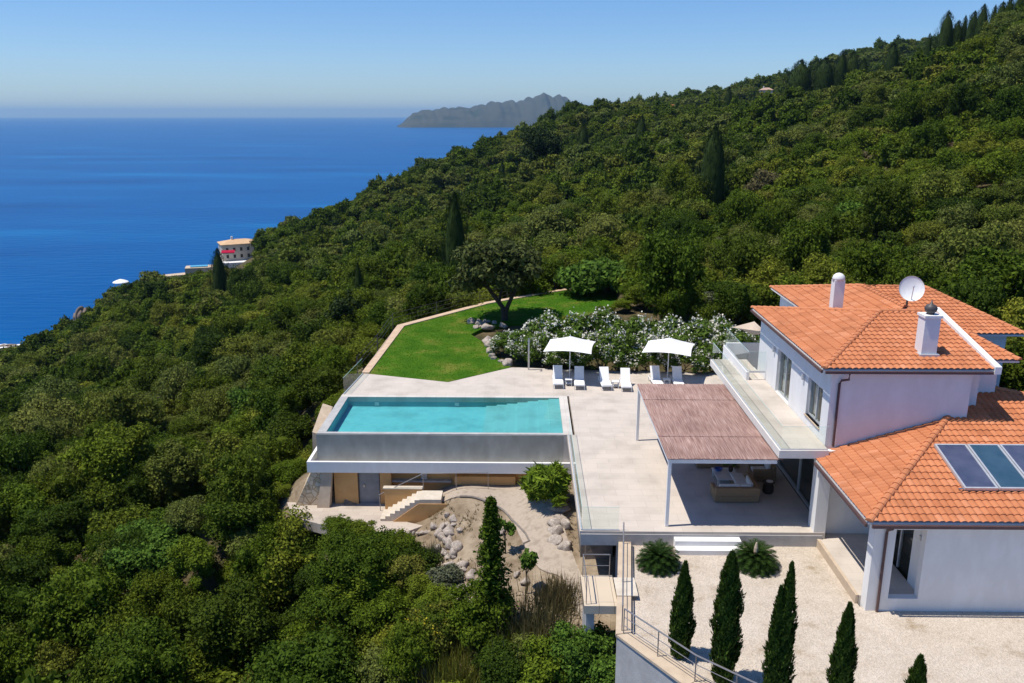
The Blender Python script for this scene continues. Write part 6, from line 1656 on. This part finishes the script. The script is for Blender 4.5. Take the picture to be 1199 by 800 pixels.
# cycads
def cycad_mesh(rad, hgt, n, seed):
    rg = np.random.default_rng(seed); V = []; F4 = []
    for i in range(n):
        an = i * 2.39996 + rg.uniform(-.1, .1); u = i / n; el = R(84) - R(88) * u ** .75; L_ = rad * (1.08 - .28 * (1 - u)) * rg.uniform(.92, 1.06)
        h = np.array((math.cos(an), math.sin(an), 0)); sd = np.array((-math.sin(an), math.cos(an), 0)); pts = []
        p = np.array((0, 0, .28)); e = el
        for k in range(15):
            pts.append(p.copy()); p = p + (h * math.cos(e) + np.array((0, 0, 1)) * math.sin(e)) * L_ / 14; e -= .085
        for k in range(1, 15):
            d = unit(pts[k] - pts[k - 1]); ll = rad * .17 * math.sin(PI * (.12 + .82 * k / 15)) ** .6
            upv = np.cross(sd, d)
            for s in (-1, 1):
                for hlf in (0, .5):
                    b0 = pts[k - 1] + (pts[k] - pts[k - 1]) * hlf; t0 = b0 + (sd * s * .86 + d * .5 + upv * .28 * -1) * ll; w_ = d * L_ / 14 * .2
                    o0 = len(V); V += [b0 - w_, b0 + w_, t0 + w_ * .5, t0 - w_ * .3]; F4.append((o0, o0 + 1, o0 + 2, o0 + 3))
        for k in range(14):
            o0 = len(V); w_ = sd * .012; V += [pts[k] - w_, pts[k] + w_, pts[k + 1] + w_, pts[k + 1] - w_]; F4.append((o0, o0 + 1, o0 + 2, o0 + 3))
    return mesh_np('cycad_fronds', V, F4, [M['cycad']])
for (x_, y_, rad, sd_, lb) in ((5.33, 29.75, .92, 1, 'round dark green cycad on the gravel left of the steps'), (9.15, 29.8, .98, 2, 'round cycad with a brown cone on the gravel right of the steps')):
    c_ = plant('cycad', lb, 'cycad', (x_, y_, -.62), cycad_mesh(rad * 1.12, .9, 96, sd_), None, crown='fronds')
    tk = MB().lathe((0, 0, -.1), [(.20, 0), (.22, .2), (.16, .42), (.05, .5)], 12).build('trunk', M['bark'], None); tk.parent = c_
    if sd_ == 2:
        cn_ = MB().lathe((0, 0, .4), [(.06, 0), (.09, .15), (.08, .4), (.03, .62)], 10).build('cone', M['stonecap'], None); cn_.parent = c_

# far cream villa on the headland
def far_house(name, px, py, d, ang, L_, W_, h, label, roofmat, rise=1.6, wins=True):
    q = at_depth(px, py, d); rt = thing(name, tuple(q), label, 'house', None, ang)
    part(MB().box(-L_ / 2, L_ / 2, -W_ / 2, W_ / 2, -4, h), 'wall', M['farwall'], rt)
    e = .5; a, b2 = L_ / 2 + e, W_ / 2 + e; rg = max(.1, a - b2)
    vs = [(-a, -b2, h), (a, -b2, h), (a, b2, h), (-a, b2, h), (-rg, 0, h + rise), (rg, 0, h + rise), (-a, -b2, h - .2), (a, -b2, h - .2), (a, b2, h - .2), (-a, b2, h - .2)]
    rf = part(MB().add(vs, [(0, 1, 5, 4), (1, 2, 5), (2, 3, 4, 5), (3, 0, 4), (6, 9, 8, 7), (0, 6, 7, 1), (1, 7, 8, 2), (2, 8, 9, 3), (3, 9, 6, 0)]), 'roof', M[roofmat], rt)
    part(MB().box(-rg - .4, -rg + .4, -.4, .4, h + .5, h + rise + 1.2), 'chimney', M['white'], rf)
    if wins:
        for fl in range(2):
            for i in range(5):
                x_ = -L_ / 2 + L_ * (i + .7) / 5.4; z_ = .5 + fl * 2.9
                f_ = part(MB().box(x_ - .5, x_ + .5, -W_ / 2 - .04, -W_ / 2 - .003, z_, z_ + 1.5), 'window', M['windowdark'], rt)
                part(MB().box(x_ - .6, x_ + .6, -W_ / 2 - .12, -W_ / 2 - .045, z_ - .12, z_ - .02), 'sill', M['white'], f_)
        for y_ in (-2.5, 1.5):
            part(MB().box(-L_ / 2 - .04, -L_ / 2 - .003, y_, y_ + 1.2, 3.4, 4.9), 'window', M['windowdark'], rt)
    return rt
fh = far_house('far_villa', 281, 301, 362, R(28), 15.5, 10, 6.4, 'far cream house with a sandy roof at the sea edge, beside a crimson awning', 'farroof', 1.5)
q = at_depth(268, 299, 347)
aw = MB().add([(q[0] - 2.6, q[1] - 1.6, q[2] + 1.2), (q[0] + 2.6, q[1] - .4, q[2] + 1.2), (q[0] + 2.2, q[1] + 1.6, q[2] + 2.0), (q[0] - 3.0, q[1] + .4, q[2] + 2.0)] + [(q[0] - 2.6, q[1] - 1.6, q[2] + .9), (q[0] + 2.6, q[1] - .4, q[2] + .9)], [(0, 1, 2, 3), (4, 5, 1, 0)]).build('crimson_awning', M['awning'])
tag(aw, 'crimson awning on the terrace of the far cream house', 'awning')
def far_slab(px, py, d, w, dp, h, mat, name, label, cat, ang=.5):
    q = at_depth(px, py, d); o = MB().box(-w / 2, w / 2, -dp / 2, dp / 2, -h, 0).build(name, M[mat]); o.location = q; o.rotation_euler = (0, 0, ang); tag(o, label, cat); return o
far_slab(272, 306, 355, 15, 8, 4, 'white', 'far_terrace', 'white terrace in front of the far cream house', 'terrace', .35)
far_slab(236, 312, 358, 13, 7, 3, 'stonecap', 'far_pool_terrace', 'pale terrace round the far pool, below the cream house', 'terrace', .3)
fp = far_slab(233, 311.2, 357.5, 7, 3.4, .2, 'mosaic', 'far_pool', 'small blue pool on the far terrace near the lone cypress', 'pool', .3)
pm = surf('far_pool_blue', (0.10, 0.42, 0.60), (0.08, 0.36, 0.54), 1, 0.2, 0.5); fp.data.materials[0] = pm
far_slab(200, 322, 356, 13, 5, 3, 'stonecap', 'far_path', 'pale stepped path leading down from the far pool', 'path', .6)
far_slab(182, 336, 350, 5, 4, 3, 'stonecap', 'far_landing', 'small pale landing at the end of the far path', 'landing', .5)
q = at_depth(142, 336, 352); gzb = thing('gazebo', tuple(q), 'round white canopy standing alone on the headland above the sea', 'gazebo')
part(MB().lathe((0, 0, 2.0), [(3.2, 0), (3.0, .25), (1.8, .8), (.3, 1.3)], 14), 'canopy', M['fabric'], gzb)
for k in range(5): part(MB().tube([(2.6 * math.cos(k * 1.2566), 2.6 * math.sin(k * 1.2566), -3), (2.6 * math.cos(k * 1.2566), 2.6 * math.sin(k * 1.2566), 2.05)], .12, 6), 'post', M['white'], gzb)
far_house('crest_house', 780, 131.5, 560, R(8), 15, 8, 3.2, 'house with an orange roof just showing on the hill crest', 'redroof', 2.2, False)
far_house('crest_house', 897, 107.5, 640, R(-5), 9, 5, 1.2, 'house with a pale roof on the crest, left of the broad conifer', 'paleroof', 1.8, False)
# slope wall on the bare patch right of the hill
# thin weeds over the bare garden soil and a few dead leaves on the gravel
q = RNG.uniform((-5, 28.5), (2.6, 42), (2600, 2)); q = q[in_poly(q[:, 0], q[:, 1], GARDEN) & ~in_poly(q[:, 0], q[:, 1], PATHP) & ~in_poly(q[:, 0], q[:, 1], PAVE)]
cl = np.sin(q[:, 0] * 2.1 + 1) * np.sin(q[:, 1] * 1.7) + RNG.normal(0, .5, len(q)); q = q[cl > .25]
V = []; zq = ground(q[:, 0], q[:, 1])
for (x_, y_), z_ in zip(q, zq):
    for k in range(5):
        an = RNG.uniform(0, 6.28); L_ = RNG.uniform(.06, .22); b0 = np.array((x_ + RNG.normal(0, .05), y_ + RNG.normal(0, .05), z_)); sd = np.array((math.cos(an), math.sin(an), 0)) * .018
        V += [b0 - sd, b0 + sd, b0 + np.array((RNG.normal(0, .06), RNG.normal(0, .06), L_))]
o = link_mesh('dry_weeds', mesh_np('dry_weeds', np.array(V), np.arange(len(V)).reshape(-1, 3), [M['dry']], n=3)); o['kind'] = 'stuff'; o['label'] = 'thin dry weeds on the brown bed'
# shrubs closing the bare banks left of the paving
SH2 = SHN + EVN
for i, (x_, y_, r0, h0) in enumerate([(-13.6, 43.8, 1.0, .8), (-14.4, 41.6, 1.2, 1.0), (-13.3, 39.6, 1.0, .8), (-12.0, 38.2, 1.1, .85), (-10.4, 37.3, 1.1, .85), (-8.8, 36.6, 1.1, .9), (-7.2, 36.0, 1.2, .9), (-5.9, 36.6, .9, .7), (-5.4, 34.8, 1.1, .9), (-4.5, 33.4, 1.0, .8), (-3.8, 31.8, 1.0, .8), (-13.2, 46.6, .9, .7), (-12.9, 49.6, .9, .7), (-15.0, 44.6, 1.2, 1.0), (-14.8, 38.6, 1.3, 1.1), (-12.8, 36.2, 1.3, 1.1), (-10.8, 34.8, 1.3, 1.1), (-8.8, 34.0, 1.3, 1.1), (-6.8, 33.2, 1.2, 1.0), (-14.4, 34.6, 1.4, 1.2), (-12.4, 32.6, 1.4, 1.2), (-9.6, 31.8, 1.4, 1.1), (-7.2, 30.6, 1.3, 1.0), (-5.2, 31.2, 1.1, .9), (-12.8, 52.2, 1.0, .8), (-12.7, 56.0, 1.0, .7), (-12.5, 60.0, 1.0, .7), (-12.3, 64.0, 1.0, .7), (-13.5, 40.5, 1.1, 1.15), (-12.3, 39.0, 1.0, 1.0), (-11.0, 38.2, 1.0, .95), (-9.3, 37.9, .8, .45), (-8.0, 37.6, .8, .45), (-13.6, 42.6, .8, .6), (-13.4, 44.9, .9, .7), (-14.2, 46.4, 1.1, .9)]):
    plant('leafy_shrub', 'low green shrub closing the bank at the left of the pool and paving', 'shrub', (x_, y_, gz(x_, y_) - .05), SH2[i % 8], STR[i % 2], 'shrubs on the bank left of the paving', (r0, r0, h0), stem='stem')
for i, (x_, y_, r0, h0) in enumerate([(9.4, 73.6, 1.1, .8), (9.8, 76.4, 1.3, 1.0), (9.9, 79.6, 1.3, 1.1), (8.4, 70.2, 1.0, .6), (6.6, 67.6, .9, .55), (10.4, 71.0, 1.2, .9), (4.0, 65.5, .9, .5), (1.6, 64.4, .8, .45)]):
    plant('leafy_shrub', 'low green shrub bordering the right end of the lawn behind the oleanders', 'shrub', (x_, y_, gz(x_, y_) - .05), SH2[(i * 3) % 8], STR[i % 2], 'shrubs bordering the right end of the lawn', (r0, r0, h0), stem='stem')
